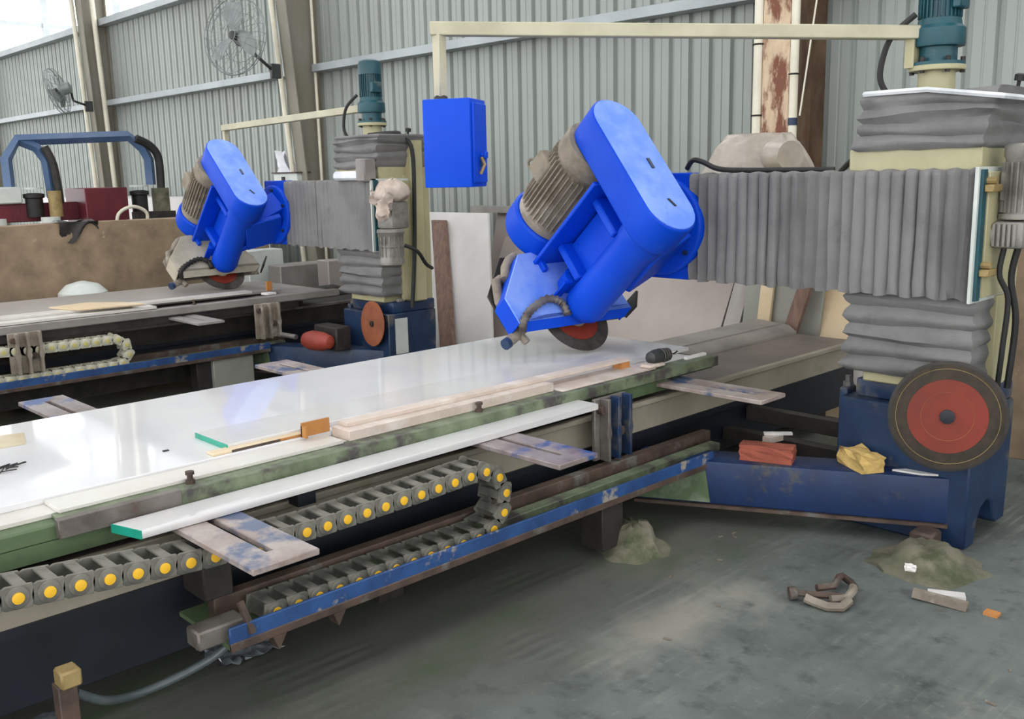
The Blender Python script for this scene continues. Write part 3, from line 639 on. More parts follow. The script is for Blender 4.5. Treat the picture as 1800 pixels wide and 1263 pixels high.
# ------------------------------------------------------------------ control box
def control_box():
    c = V((-3.205, 2.735, 1.785)); al = R_(21)
    vd = V((-.76, .65, 0)).normalized()              # view direction at the box
    fn = (-vd); fn = V((fn.x*math.cos(-al)-fn.y*math.sin(-al), fn.x*math.sin(-al)+fn.y*math.cos(-al), 0))
    sd = V((-fn.y, fn.x, 0))
    t = thing('control_box', c-Z_*.185, 'bright blue control box hanging from the boom', 'control box')
    c = c-fn*.08+sd*0
    MB().obox(c, (.215, .20, .37), (sd, fn, Z_)).build('case', BLUE, t, bevel=.006, seg=2)
    s = 1 if (sd.dot(V((cr.x, cr.y, 0))) > 0) else -1
    side = sd*s
    MB().obox(c+side*.112, (.012, .165, .335), (side, fn, Z_)).build('door', BLUE, t, bevel=.004)
    lt = MB().cyl(c+side*.115+fn*.0-Z_*.05, c+side*.135-Z_*.05, .012, n=10); lt.obox(c+side*.14-Z_*.05, (.012, .03, .03), (side, fn, Z_)); lt.build('latch', BLUE, t, bevel=.003)
    MB().obox(c+side*.125-Z_*.075, (.014, .014, .05), (side, fn, Z_)).build('hasp', NAVY, t)
    MB().tube([c+side*.13+fn*.03-Z_*.06, c+side*.145+fn*.03-Z_*.09, c+side*.125+fn*.03-Z_*.13], .007, 6).build('wire_tag', BRASS, t)
    MB().lathe([(0, .03), (.01, .034), (.025, .03), (.04, .014), (.05, .012)], V((-3.307, 2.787, 1.96)), Z_, 14).build('swivel', DARKSTEEL, t)
control_box()

# ------------------------------------------------------------------ cutting table (moving) + bed
def support_plate(x_out, x_in, yc, z, mat, parent, hw=.105):
    s = 1 if x_out > x_in else -1
    poly = [(x_in, yc-hw), (x_out, yc-hw), (x_out, yc+hw), (x_in, yc+hw), (x_in, yc+.012), (x_out-s*.09, yc+.012), (x_out-s*.09, yc-.012), (x_in, yc-.012)]
    return MB().prism([(x, y, z-.02) for x, y in poly], (0, 0, .02)).build('support_plate', mat, parent, bevel=.003)
def bracket(xc, y0, z0, z1, parent, mat=STEEL, mat2=NAVY):
    b = MB().box(xc-.02, xc, y0, y0+.22, z0, z1).build('leg_bracket', mat, parent, bevel=.004)
    for k, m in ((.045, mat), (.115, mat2), (.195, mat2)):
        MB().prism([(xc, y0+k+dy, z0+(z1-z0)*zz) for dy, zz in ((-.008, 0), (-.008, .35), (-.016, .45), (-.008, .6), (-.008, 1), (.01, 1), (.01, .6), (.018, .45), (.01, .35), (.01, 0))], (.05, 0, 0)).build('rib', m, b, bevel=.002)
    MB().cyl((xc, y0+.155, z0+(z1-z0)*.42), (xc+.03, y0+.155, z0+(z1-z0)*.42), .022, n=12).build('bolt', RUST, b)
    MB().cyl((xc, y0+.03, z1-.05), (xc+.03, y0+.03, z1-.05), .02, n=12).build('bolt', RUST, b)
    return b
def table(x0, x1, y0, y1, edge_y0, lbl, near, far, brk, main):
    t = thing('cutting_table', ((x0+x1)/2, (y0+y1)/2, .62), lbl, 'table')
    MB().box(x0, x1-.03, y0, y1, .632, .685).build('table_top', GREENBODY if main else GREYCOVER, t, bevel=.006)
    MB().box(x1-.055, x1-.03, y0, y1-.4, .585, .64).build('side_skirt', GREENBODY if main else DARKSTEEL, t)
    MB().box(x1-.03, x1, edge_y0, y1, .648, .70).box(x1-.09, x1-.03, edge_y0, y1, .686, .70).build('edge_angle', GREEN if main else GREYCOVER, t, bevel=.003)
    if main: MB().box(x1-.028, x1+.002, edge_y0-.012, edge_y0+.36, .646, .703).build('bare_edge_end', STEEL, t, bevel=.002)
    for i, (yc, xo, m) in enumerate(near): support_plate(xo, x1-.25, yc, .63, m, t)
    for yc, xo, m in far: support_plate(xo, x0+.2, yc, .63, m, t)
    for y in brk: bracket(x1+.06, y, .375, .66, t, *( (STEEL, NAVY) if main else (PIPEG, PIPEG)))
    for y in ((1.3, 2.55) if main else (3.4,)): MB().lathe([(0, .016), (.012, .016), (.012, .010), (.03, .010), (.03, .015), (.04, .015)], (x1-.05, y, .70), Z_, 8).build('stud', RUST, t)
    MB().box(x0+.15, x0+.3, y0+.2, y1-.2, .56, .63).build('slide_beam', DARKSTEEL, t)
    MB().box(x1-.4, x1-.28, y0+.2, y1-.2, .565, .63).build('slide_beam', DARKSTEEL, t)
    return t
table(-4.0, -2.80, -.9, 4.19, .885, 'algae-green cutting table with slotted support plates, carrying the polished slab',
      [(1.27, -2.225, PLATE), (2.50, -2.257, PLATE2), (3.81, -2.246, PLATE)], [(1.51, -4.88, PLATE2), (2.74, -4.83, PLATE)], [3.14], True)
table(-8.45, -7.06, .6, 4.72, .7, 'grey slurry-covered cutting table under the beige-hooded saw',
      [(3.28, -6.6, GREYCOVER)], [], [3.86, 2.0], False)
MB().box(-2.80, -2.74, 1.62, 1.69, .56, .62).build('stop_block', DARKNAVY, bpy.data.objects['cutting_table'], org=V(bpy.data.objects['cutting_table']['_o']))

def bed(dx, y0, y1, tray, lbl, main, feet):
    t = thing('saw_bed', (-3.3+dx, (y0+y1)/2, 0), lbl, 'machine bed')
    def b(x0, x1, a, c, z0, z1): return MB().box(x0+dx, x1+dx, a, c, z0, z1)
    b(-3.75, -2.87, y0, y1, .14, .41).build('bed_body', DARKNAVY, t, bevel=.004)
    b(-2.87, -2.85, y0, y1, .40, .55).build('bed_cover', TANBED if main else DARKSTEEL, t, bevel=.004)
    b(-3.7, -2.87, y0, y1, .40, .548).build('bed_top', BEDTOP if main else DARKSTEEL, t)
    b(-2.855, -2.82, y0, y1, .535, .56).build('cover_lip', TANBED if main else STEEL, t, bevel=.004)
    b(-2.86, -2.84, y0, y1, .375, .405).build('lower_lip', DARKNAVY, t)
    MB().prism([(x+dx, y0, z) for x, z in ((-3.72, .5), (-3.30, .5), (-3.30, .56), (-3.36, .60), (-3.60, .62), (-3.72, .58))], (0, y1-y0+.02, 0)).build('guide_cover', GREYCOVER if main else DARKSTEEL, t, bevel=.004)
    MB().box(-3.42+dx, -3.40+dx, y0, y1, .59, .612).build('guide_rib', GREYCOVER if main else DARKSTEEL, t)
    ta, tb = tray
    tr = b(-2.84, -2.50, ta, tb, .275, .29).build('tray', GREENBODY, t)
    b(-2.512, -2.50, ta, tb, .29, .345).build('tray_lip', LIP, tr, bevel=.003)
    b(-2.51, -2.497, ta, tb, .268, .296).build('tray_edge', RUST, tr, bevel=.003)
    b(-2.74, -2.69, ta+.05, tb+.25, .29, .362).build('rail', RUST, t, bevel=.004)
    b(-2.66, -2.60, ta+.6, tb+.2, .285, .325).build('inner_rail', GREEN, t, bevel=.003)
    for yy in (1.36, 1.58):
        if main: MB().prism([(-2.50, yy, .27), (-2.50, yy+.05, .27), (-2.50, yy+.02, .22)], (-.05, 0, 0)).build('tooth', RUST, tr)
    for x, yy in feet: b(x-.06, x+.06, yy-.07, yy+.07, .04, .28).build('leg', DARKSTEEL, t, bevel=.004)
    for yy in (y0+.3, (y0+y1)/2, y1-.3): b(-3.6, -3.4, yy-.08, yy+.08, 0, .15).build('leg', DARKSTEEL, t, bevel=.004); b(-3.05, -2.93, yy-.06, yy+.06, 0, .15).build('leg', DARKSTEEL, t)
    if main:
        b(-2.84, -2.69, 1.24, 1.34, .36, .55).build('chain_bracket', DARKSTEEL, t, bevel=.005)
        b(-2.62, -2.54, 1.14, 1.30, .285, .345).build('tray_end_box', STEEL, t, bevel=.006)
        MB().bar((-2.54, 1.28, .40), (-2.49, 1.29, .31), .02, .012).build('tray_clip', RUST, t)
    else:
        b(-2.86, -2.83, y0, 3.75, .08, .30).build('side_channel', DARKSTEEL, t)
        b(-2.9, -2.52, 3.45, 3.80, .0, .27).build('end_leg_frame', GREYGREEN, t, bevel=.006)
    return t
bed(0, -1.6, 5.85, (1.22, 3.72), 'long saw bed with tan cover, dark side and blue chain tray, under the polished slab', True, [(-2.62, 3.05)])
bed(-4.45, -.6, 5.3, (-.4, 3.95), 'dark saw bed with blue tray beyond the polished slab', False, [(-2.62, 3.4)])

# ------------------------------------------------------------------ cable chains
def chain(xf, xb, path, pitch, mat, pinmat, lbl, pin_r=.0155, from_i=0):
    # path: list of (y,z) of pin centres, resampled at pitch
    P2 = [V((y, z, 0)) for y, z in path]; pts = [P2[0]]; acc = 0; i = 0; cur = P2[0]; rem = pitch
    while i < len(P2)-1:
        d = (P2[i+1]-cur).length
        if d < rem: rem -= d; cur = P2[i+1]; i += 1
        else: cur = cur+(P2[i+1]-cur).normalized()*rem; pts.append(cur.copy()); rem = pitch
    root = thing('cable_chain', ((xf+xb)/2, pts[0].x, pts[0].y), lbl, 'cable chain')
    # shared link meshes in local coords (x across, y along link, z up)
    wd = xf-xb; hh = .032
    def side(x, th):
        mb = MB(); out = [(-.040, -hh*.8), (-.044, 0), (-.040, hh*.8), (-.028, hh), (pitch-.04, hh), (pitch-.036, 0), (pitch-.04, -hh), (-.028, -hh)]
        return mb.prism([(x, y, z) for y, z in out], (th, 0, 0))
    body = side(0, -.010); body.add(side(-wd, .010).v, side(-wd, .010).f)
    for zz in (hh-.008, -hh): body.box(-wd+.01, -.01, -.006, .026, zz, zz+.008)
    body.lathe([(0, .031), (.005, .029)], (0, 0, 0), X_, 18)
    lk = body.build('link', mat, org=V((0, 0, 0)), bevel=.0015); lm = lk.data
    pin = MB().lathe([(0, pin_r), (.004, pin_r), (.005, pin_r*.7)], (.005, 0, 0), X_, 14).build('pin', pinmat, org=V((0, 0, 0))); pmh = pin.data
    bpy.data.objects.remove(lk); bpy.data.objects.remove(pin)
    for k in range(len(pts)-1):
        a, b_ = pts[k], pts[k+1]; ang = math.atan2(b_.y-a.y, b_.x-a.x)
        o = bpy.data.objects.new('link', lm); COL.objects.link(o); o.parent = root
        o.location = V((xf, a.x, a.y))-root.location; o.rotation_euler = (ang, 0, 0)
        p = bpy.data.objects.new('pin', pmh); COL.objects.link(p); p.parent = o
    return root
def chain_path(up, yc, zc, r, low_z, y_end):
    pts = [tuple(p) for p in up]
    for k in range(1, 18):
        a = R_(90-180*k/17); pts.append((yc+r*math.cos(a), zc+r*math.sin(a)))
    pts.append((y_end, low_z)); return pts
chain(-2.55, -2.67, chain_path([(-.796, .640), (-.02, .640), (.3, .634), (.64, .616), (.87, .594), (1.18, .562), (1.57, .548), (2.0, .556), (2.27, .567)], 2.28, .443, .125, .322, 1.30), .0776, CHAIN, YELLOW,
      'dusty cable chain with bright yellow pins beneath the white strip')
chain(-7.0, -7.12, chain_path([(.8, .56), (1.9, .54), (2.2, .526), (2.55, .525), (2.72, .525)], 2.72, .43, .095, .335, .9), .0776, CHAINL, PALEYEL,
      'slurry-coated pale cable chain on the bed beyond the polished slab')

# ------------------------------------------------------------------ stone on the near table
one(MB().box(-4.04, -2.995, -.85, 4.2, .70, .721), 'marble_slab', SLAB, (-3.5, 1.6, .70), 'large polished white marble slab lying on the cutting table', 'slab', bevel=.002)
for nm, x0, x1, y0, y1, z0, z1, m, lb in (
    ('backing_board', -3.99, -2.892, -.80, 4.1, .685, .70, BOARD, 'thin white backing board under the polished slab'),
    ('edge_board', -2.993, -2.868, .90, 1.90, .70, .713, BOARD, 'white board strip with a slanted corner beside the polished slab edge'),
    ('stone_strip', -2.99, -2.875, 1.93, 3.02, .70, .738, PINKSTONE, 'thick sawn cream stone strip along the table edge'),
    ('stone_strip', -2.988, -2.93, 1.96, 3.62, .738, .755, PINKSTONE, 'narrow cream strip stacked on the thick sawn strip'),
    ('edge_board', -2.993, -2.83, 3.03, 3.70, .70, .708, PINKSTONE, 'thin beige board on the green table edge by the hand tool')):
    one(MB().box(x0, x1, y0, y1, z0, z1), nm, m, ((x0+x1)/2, (y0+y1)/2, z0), lb, 'board' if 'board' in nm else 'strip', bevel=.002)
def teal_strip(p0, p1, w, h, lbl, name='marble_strip', cut=.0):
    p0, p1 = V(p0), V(p1); d = (p1-p0).normalized(); s = V((d.y, -d.x, 0))
    t = thing(name, (p0+p1)/2, lbl, 'strip')
    A, B_ = p0-s*w/2-d*cut, p0+s*w/2+d*cut; C_, D_ = p1+s*w/2, p1-s*w/2
    up = Z_*h
    MB().hexa([A, B_, C_, D_, A+up, B_+up, C_+up, D_+up]).build('strip', STRIPW, t, bevel=.002)
    n = -(d)*.003
    MB().hexa([A+n, B_+n, B_+d*.001, A+d*.001, A+n+up*.98, B_+n+up*.98, B_+d*.001+up*.98, A+d*.001+up*.98]).build('painted_end', TEALTAPE, t)
    return t
teal_strip((-2.722, 1.035, .632), (-2.745, 3.10, .632), .122, .027, 'long white marble strip with a teal painted end resting on the support plates', cut=.018)
teal_strip((-3.165, 1.535, .721), (-3.155, 3.35, .721), .245, .02, 'wide white strip with teal end lying on the polished slab', cut=.0)
o = MB().box(-3.055, -3.005, 1.46, 1.92, .721, .731).build('stone_sliver', CREAMST, None, org=V((-3.03, 1.7, .721)), bevel=.002)
tag(o, 'cream stone sliver with a burnt brown side on the polished slab', 'strip'); o['_o'] = [-3.03, 1.7, .721]
MB().box(-3.006, -3.003, 1.53, 1.72, .7215, .730).build('burnt_side', RUST, o)
MB().box(-3.006, -3.003, 1.72, 1.9, .7215, .730).build('amber_side', CARD, o)
one(MB().box(-2.993, -2.986, 1.80, 1.92, .722, .775).box(-2.993, -2.96, 1.80, 1.81, .722, .765), 'cardboard_piece', CARD, (-2.99, 1.86, .722), 'small brown cardboard piece standing by the stone strips', 'cardboard')
one(MB().box(-2.986, -2.935, 3.56, 3.625, .708, .738), 'wood_chip', ORANGE, (-2.96, 3.6, .708), 'small orange-brown wood block under the strip end', 'block')
t = thing('hand_tool', (-2.85, 3.76, .708), 'black ribbed hand tool with a cream base on the table edge', 'tool')
MB().obox((-2.852, 3.70, .718), (.07, .12, .018), (X_, Y_, Z_)).build('base', PINKSTONE, t, bevel=.006)
mb = MB(); mb.lathe([(0, .012), (.01, .03), (.05, .038), (.11, .036), (.15, .030), (.17, .014)], (-2.862, 3.685, .752), (0, 1, 0), 20); mb.build('grip', HANDLE, t)
for k in range(4): MB().tube(arc((-2.862, 3.77+.02*k, .752), .0365-.002*k, 0, 360, 18, X_, Z_)[:-1], .003, 5, True).build('grip_ring', STEEL, t)
MB().tube([(-2.862, 3.85, .75), (-2.87, 3.9, .745), (-2.88, 3.94, .75)], .004, 6).build('wire', DARKSTEEL, t)
one(MB().obox((-2.862, 4.07, .708), (.02, .17, .014), (X_.lerp(Y_, .0), Y_, Z_)), 'offcut_stick', WSTONE, (-2.862, 4.07, .70), 'white stone stick on the green table end', 'offcut')
one(MB().prism([(-3.93, .90, .7215), (-3.86, 1.12, .7215), (-3.68, 1.07, .7215), (-3.70, .85, .7215)], (0, 0, .0012)), 'wet_paper', PAPER, (-3.8, 1.0, .7215), 'tan wet paper patch stuck on the polished slab', 'paper')
mb = MB()
for k in range(9):
    x, y = -3.37+random.uniform(-.04, .03), .90+random.uniform(-.03, .03)
    mb.tube([(x, y, .726), (x+random.uniform(-.04, .04), y+random.uniform(.0, .07), .727+random.uniform(0, .006))], .0022, 5)
one(mb, 'wire_scraps', BLACK, (-3.37, .92, .722), 'small tangle of dark wire scraps on the polished slab', 'debris')
one(MB().obox((-3.2, 1.38, .7225), (.012, .02, .004), (X_, Y_, Z_)), 'dark_chip', BLACK, (-3.2, 1.38, .7215), 'tiny dark chip on the polished slab', 'debris')

# ------------------------------------------------------------------ things on the far table
one(MB().box(-8.42, -7.32, .7, 4.3, .70, .721), 'stone_slab', TAUPE2, (-7.9, 2.5, .70), 'wet grey slab lying under the beige-hooded saw', 'slab', bevel=.002)
for nm, pts, z, h, m, lb in (
    ('white_strip', [(-7.42, .9), (-7.24, .9), (-7.24, 3.98), (-7.36, 3.98)], .722, .02, BOARD, 'white stone strip beside the wet grey slab'),
    ('white_strip', [(-7.235, .9), (-7.11, .9), (-7.11, 3.1), (-7.235, 3.1)], .703, .02, BOARD, 'flat white strip at the far table edge'),
    ('broken_sheet', [(-7.5, 2.45), (-7.18, 2.55), (-7.1, 3.0), (-7.3, 2.95), (-7.55, 2.75)], .743, .012, CREAMST, 'broken cream stone sheet on the far table'),
    ('white_chip', [(-7.24, 4.06), (-7.16, 4.08), (-7.16, 4.16), (-7.24, 4.14)], .703, .018, WSTONE, 'little white stone chip on the far table end')):
    one(MB().prism([(x, y, z) for x, y in pts], (0, 0, h)), nm, m, (pts[0][0], pts[0][1], z), lb, 'offcut', bevel=.002)
one(MB().box(-7.33, -7.31, 4.16, 4.21, .722, .80), 'wood_wedge', ORANGE, (-7.32, 4.18, .722), 'upright orange-brown wedge on the far table end', 'wedge')

# ------------------------------------------------------------------ spare blades
def spare_blade(c, nrm, R, lbl, rusty, thick=.006):
    c, nrm = V(c), V(nrm).normalized()
    t = thing('spare_blade', c, lbl, 'blade')
    bm_ = MB().lathe([(0, R), (thick, R)], c-nrm*thick, nrm, 64).build('disc', RUSTDISC if rusty else BLADE, t)
    MB().lathe([(0, R*.995), (.001, R*.985), (.001, R*.94)], c, nrm, 64, False).build('rim', RUSTDISC if rusty else DARKSTEEL, t)
    if not rusty:
        MB().tube(arc(c+nrm*.0015, R*.86, 0, 360, 64, basis(nrm)[0], basis(nrm)[1])[:-1], .0012, 4, True).build('ring_line', BRASS, t)
        MB().lathe([(0, R*.67), (.003, R*.67)], c, nrm, 56).build('centre', REDDISC, t)
        MB().tube(arc(c+nrm*.003, R*.44, 0, 360, 48, basis(nrm)[0], basis(nrm)[1])[:-1], .0016, 4, True).build('ring_groove', RUSTDISC, t)
    MB().lathe([(0, R*.13), (.012, R*.13), (.014, R*.08)], c, nrm, 10).build('hub_bolt', DARKNAVY if not rusty else DARKSTEEL, t)
spare_blade((-1.562, 4.045, .608), (.37, -.93, .06), .236, 'large spare saw blade with red centre on the blue gantry base', False)
spare_blade((-6.15, 4.40, .52), (-.1, -.99, .06), .178, 'rusty brown spare blade on the gantry base beyond the polished slab', True)

# ------------------------------------------------------------------ things on the foot beam and floor
def lump(c, sx, sy, sz, rz, name, mat, lbl, cat, jit=.006, seed=1):
    bm = bmesh.new(); bmesh.ops.create_cube(bm, size=1)
    bmesh.ops.subdivide_edges(bm, edges=bm.edges, cuts=3, use_grid_fill=True)
    rd = random.Random(seed)
    for v in bm.verts:
        v.co = V((v.co.x*sx, v.co.y*sy, (v.co.z+.5)*sz))
        if v.co.z > .001: v.co += V((rd.uniform(-1, 1), rd.uniform(-1, 1), rd.uniform(-1, 1)))*jit
    me = bpy.data.meshes.new(name); bm.to_mesh(me); bm.free(); me.materials.append(mat)
    o = bpy.data.objects.new(name, me); COL.objects.link(o); o.location = c; o.rotation_euler[2] = R_(rz)
    return tag(o, lbl, cat)
lump((-2.30, 3.86, .311), .24, .10, .072, 20, 'brick', BRICK, 'worn red brick lying on the blue foot beam', 'brick', .006, 3)
lump((-1.93, 4.04, .311), .20, .11, .075, -32, 'stone_lump', YSTONE, 'yellow broken stone lump on the blue foot beam', 'stone', .009, 5)
one(MB().obox((-2.44, 4.19, .345), (.14, .03, .012), (V((.75, .66, 0)), V((-.66, .75, 0)), Z_)), 'white_offcut', WSTONE, (-2.44, 4.19, .33), 'white stone stick lying across a pink offcut near the brick', 'offcut')
one(MB().obox((-2.45, 4.16, .324), (.10, .045, .028), (V((.2, .98, 0)), V((-.98, .2, 0)), Z_)), 'pink_offcut', PINKSTONE, (-2.45, 4.16, .31), 'pinkish stone offcut under the white stick near the brick', 'offcut')
one(MB().prism([(-1.80, 4.08, .311), (-1.68, 4.10, .311), (-1.62, 4.14, .311), (-1.76, 4.13, .311)], (0, 0, .008)), 'white_chip', WSTONE, (-1.72, 4.11, .311), 'flat white chip under the spare blade on the foot beam', 'offcut')
def pad(c, r0, h, lbl, seed, top=.35):
    rd = random.Random(seed); mb = MB(); n = 22; rings = [(1, 0), (.86, .10), (.66, .34), (.58, .55), (.47, .8), (top, .97), (.12, 1)]
    vs = []
    for k, (r, z) in enumerate(rings):
        for i in range(n):
            a = 2*math.pi*i/n; q = r0*r*(1+rd.uniform(-.12, .12)); vs.append((c[0]+q*math.cos(a), c[1]+q*math.sin(a), max(0, h*z+(rd.uniform(-.012, .012) if k else 0))))
    fs = [(k*n+i, k*n+(i+1) % n, (k+1)*n+(i+1) % n, (k+1)*n+i) for k in range(len(rings)-1) for i in range(n)]+[tuple((len(rings)-1)*n+i for i in range(n))]
    mb.add(vs, fs)
    return one(mb, 'concrete_pad', CONC, (c[0], c[1], 0), lbl, 'concrete pad', sharp=60)
pad((-2.55, 3.18), .165, .125, 'mossy concrete mound under the bed leg', 3)
pad((-1.545, 3.88), .235, .085, 'mossy concrete mound under the blue foot beam end', 8)
def clampset():
    t = thing('rusty_clamp', (-1.66, 3.29, 0), 'rusty U-shaped clamps lying on the floor', 'clamp')
    MB().tube([(-1.72, 3.19, .03), (-1.69, 3.20, .02), (-1.63, 3.20, .018), (-1.59, 3.23, .018), (-1.585, 3.28, .03)], .018, 8).build('clamp_body', PIPEG, t)
    MB().tube([(-1.77, 3.20, .03), (-1.70, 3.24, .03), (-1.66, 3.27, .03), (-1.62, 3.29, .03)], .014, 8).build('screw', RUST, t)
    MB().cyl((-1.785, 3.185, .028), (-1.765, 3.205, .03), .026, n=10).build('screw_head', RUST, t)
    MB().tube([(-1.64, 3.24, .03), (-1.60, 3.29, .03), (-1.61, 3.36, .035), (-1.63, 3.40, .03)], .017, 8).build('clamp_body', PIPEG, t)
    MB().tube([(-1.72, 3.28, .04), (-1.68, 3.34, .04), (-1.70, 3.42, .045), (-1.71, 3.47, .03)], .015, 8).build('screw', RUST, t)
    MB().tube([(-1.71, 3.47, .03), (-1.66, 3.44, .03), (-1.63, 3.41, .03)], .014, 8).build('clamp_end', RUST, t)
clampset()
one(MB().bar((-1.45, 3.535, .022), (-1.255, 3.56, .016), .035, .03), 'timber_offcut', PIPEG, (-1.35, 3.55, 0), 'weathered grey-brown timber offcut by the concrete mound', 'wood', jitter=.003)
one(MB().bar((-1.42, 3.60, .008), (-1.30, 3.66, .008), .05, .012), 'stone_shard', WSTONE, (-1.36, 3.63, 0), 'pale stone shard behind the timber offcut', 'offcut')
one(MB().box(-1.20, -1.15, 3.565, 3.605, 0, .012), 'wood_chip', ORANGE, (-1.175, 3.585, 0), 'small orange-brown chip on the floor', 'chip')
lump((-1.535, 3.70, .035), .04, .028, .02, 20, 'pebble', WSTONE, 'small white pebble on the concrete mound', 'pebble', .004, 2)
rd = random.Random(11)
for k, (x, y) in enumerate([(-2.35, 3.56), (-2.30, 3.60), (-2.33, 3.64), (-2.20, 3.33), (-2.25, 3.05), (-1.95, 2.95), (-1.93, 2.60), (-.98, 3.2), (-.95, 2.95)]):
    a = rd.uniform(0, 3)
    one(MB().obox((x, y, .004), (rd.uniform(.012, .035), .006, .005), (V((math.cos(a), math.sin(a), 0)), V((-math.sin(a), math.cos(a), 0)), Z_)), 'stone_splinter', PIPEG, (x, y, 0), 'tiny white stone splinter on the floor', 'splinter', 'white splinters scattered on the floor')
# hose, peg and water below the bed
t = thing('post_peg', (-2.55, .76, 0), 'rusty upright post with a yellowish block on top', 'post')
MB().box(-2.575, -2.525, .74, .79, 0, .34).build('post', RUST, t, bevel=.003)
MB().box(-2.57, -2.51, .745, .80, .335, .385).build('top_block', BRASS, t, bevel=.006)
one(MB().tube(spline([(-2.55, .79, .30), (-2.57, .87, .235), (-2.6, .97, .20), (-2.6, 1.1, .205), (-2.58, 1.2, .235), (-2.56, 1.27, .28)], 6), .013, 10), 'water_hose', HOSE, (-2.58, 1, .2), 'grey water hose sagging from the rusty post to the tray', 'hose')
def puddle(cx, cy, rx, ry, lbl, seed):
    rd = random.Random(seed); pts = [(cx+rx*math.cos(k*.35)*rd.uniform(.75, 1.1), cy+ry*math.sin(k*.35)*rd.uniform(.75, 1.1), .0015) for k in range(18)]
    one(MB().prism(pts, (0, 0, .0015)), 'puddle', GLINTWATER, (cx, cy, 0), lbl, 'puddle')
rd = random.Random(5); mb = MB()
mb.grid(lambda a, b: (-3.16+.28*a+rd.uniform(-.012, .012), 1.38+.22*b+rd.uniform(-.012, .012), .008+rd.uniform(0, .016)), 16, 14)  # added pale crumpled sheet stands in for light glinting on water
one(mb, 'water_glints', GLINTWATER, (-2.9, 1.55, 0), 'pale crumpled sheet standing in for bright water ripples on the wet floor under the tray end', 'water', sharp=50)
puddle(-2.9, .80, .16, .14, 'rippled puddle of water by the rusty post', 2)
one(MB().tube(spline([(-1.40, 4.78, .03), (-1.22, 4.72, .025), (-1.05, 4.78, .03), (-.8, 4.95, .03)], 6), .022, 8), 'floor_cable', BLACK, (-1.3, 4.75, 0), 'black cable on the floor behind the gantry base', 'cable')

# red housing beyond the slab
t = thing('red_motor_cover', (-6.45, 4.08, .31), 'red curved housing lying on the foot beam beyond the polished slab', 'housing')
mb = MB(); mb.lathe([(0, .02), (.03, .06), (.10, .08), (.22, .075), (.30, .05), (.32, .02)], (-6.62, 4.06, .39), (.95, .2, 0), 18); mb.build('shell', REDBAG, t)
MB().box(-6.62, -6.30, 4.16, 4.30, .31, .50).build('backing', DARKSTEEL, t, bevel=.01)
MB().cyl((-6.82, 3.98, .42), (-6.66, 4.02, .41), .02, n=10).build('spindle', STEEL, t)

# ================================================================== BACKGROUND
def lean(name, x0, x1, yb, yt, h, th, mat, lbl, cat='slab', shift=0):
    # slab leaning towards the wall; shift slides the top along the wall
    mb = MB().hexa([(x0, yb, 0), (x1, yb, 0), (x1, yb+th, 0), (x0, yb+th, 0), (x0+shift, yt, h), (x1+shift, yt, h), (x1+shift, yt+th, h), (x0+shift, yt+th, h)])
    return one(mb, name, mat, ((x0+x1)/2, yb, 0), lbl, cat, bevel=.003)
lean('marble_sheet', -6.86, -5.96, 5.5, 5.95, 1.31, .03, MARBLEW, 'white marble sheet leaning with a brown timber propped on it', shift=-.50)
lean('timber_plank', -6.56, -6.38, 5.42, 5.86, 1.24, .05, WOOD, 'brown timber plank propped against the white marble sheet', 'plank', shift=-.60)
lean('stone_sheet', -6.75, -5.1, 6.02, 6.35, 1.33, .03, TAUPE, 'taupe stone sheet with a grey top rail behind the motor')
one(MB().box(-7.0, -5.0, 6.22, 6.34, 1.30, 1.36), 'rack_rail', GREYCOVER, (-6, 6.3, 1.3), 'grey rack rail along the top of the taupe sheet', 'rail')
lean('stone_sheet', -6.6, -4.02, 5.78, 6.25, 1.08, .03, TAUPE, 'wide taupe stone sheet behind the saw blade', shift=.05)
lean('stone_sheet', -4.0, -3.87, 5.80, 6.2, 1.05, .03, TAUPE2, 'narrow grey-taupe sheet beside the wide taupe sheet', shift=.05)
lean('stone_sheet', -3.86, -3.25, 5.99, 6.06, 1.0, .03, GREYGREEN, 'grey-green stone sheet behind the guide cover', shift=.05)
lean('stone_sheet', -3.72, -3.62, 5.95, 6.02, 1.05, .03, CREAMST, 'narrow cream sheet in front of the grey-green sheet', shift=.06)
lean('timber_plank', -3.60, -3.50, 5.89, 5.96, 1.1, .04, WOOD, 'dark reddish plank slanting across the grey-green sheet', 'plank', shift=.32)
lean('stone_sheet', -3.38, -2.98, 5.9, 6.2, 1.05, .03, CREAMST, 'wide cream travertine sheet behind the bed end', shift=.06)
lean('stone_sheet', -2.98, -2.6, 5.93, 6.22, 1.04, .03, MARBLEW, 'white sheet beside the cream travertine sheet', shift=.06)
lean('stone_sheet', -2.06, -1.2, 5.7, 6.0, 1.25, .04, BROWNSTONE, 'brown stone sheet standing behind the gantry')
# plastic-covered pump on a stand behind the arm
t = thing('covered_pump', (-2.93, 4.72, 1.56), 'grimy plastic sheet draped over a pump behind the bellows arm', 'pump')
def drape(a, b):
    ang = 2*math.pi*a; bb = b*4; i = min(3, int(bb)); f = bb-i; rr = [.02, .20, .25, .32, .36]; zz = [1.838, 1.833, 1.78, 1.67, 1.575]
    r = rr[i]+(rr[i+1]-rr[i])*f; z = zz[i]+(zz[i+1]-zz[i])*f
    fold = 1+.10*b*math.sin(ang*7)+.05*b*math.sin(ang*13+1)
    return V((-2.93+r*fold*math.cos(ang)*.95, 4.72+r*fold*math.sin(ang)*.55, z+.012*math.sin(ang*5)*b+.006*math.sin(ang*9+b*20)))
MB().grid(drape, 56, 16).build('plastic_sheet', SHEET, t, sharp=80)
MB().lathe([(0, .085), (.08, .08), (.16, .075)], (-2.76, 4.62, 1.715), (.85, -.5, 0), 14).build('spout', SHEET, t)
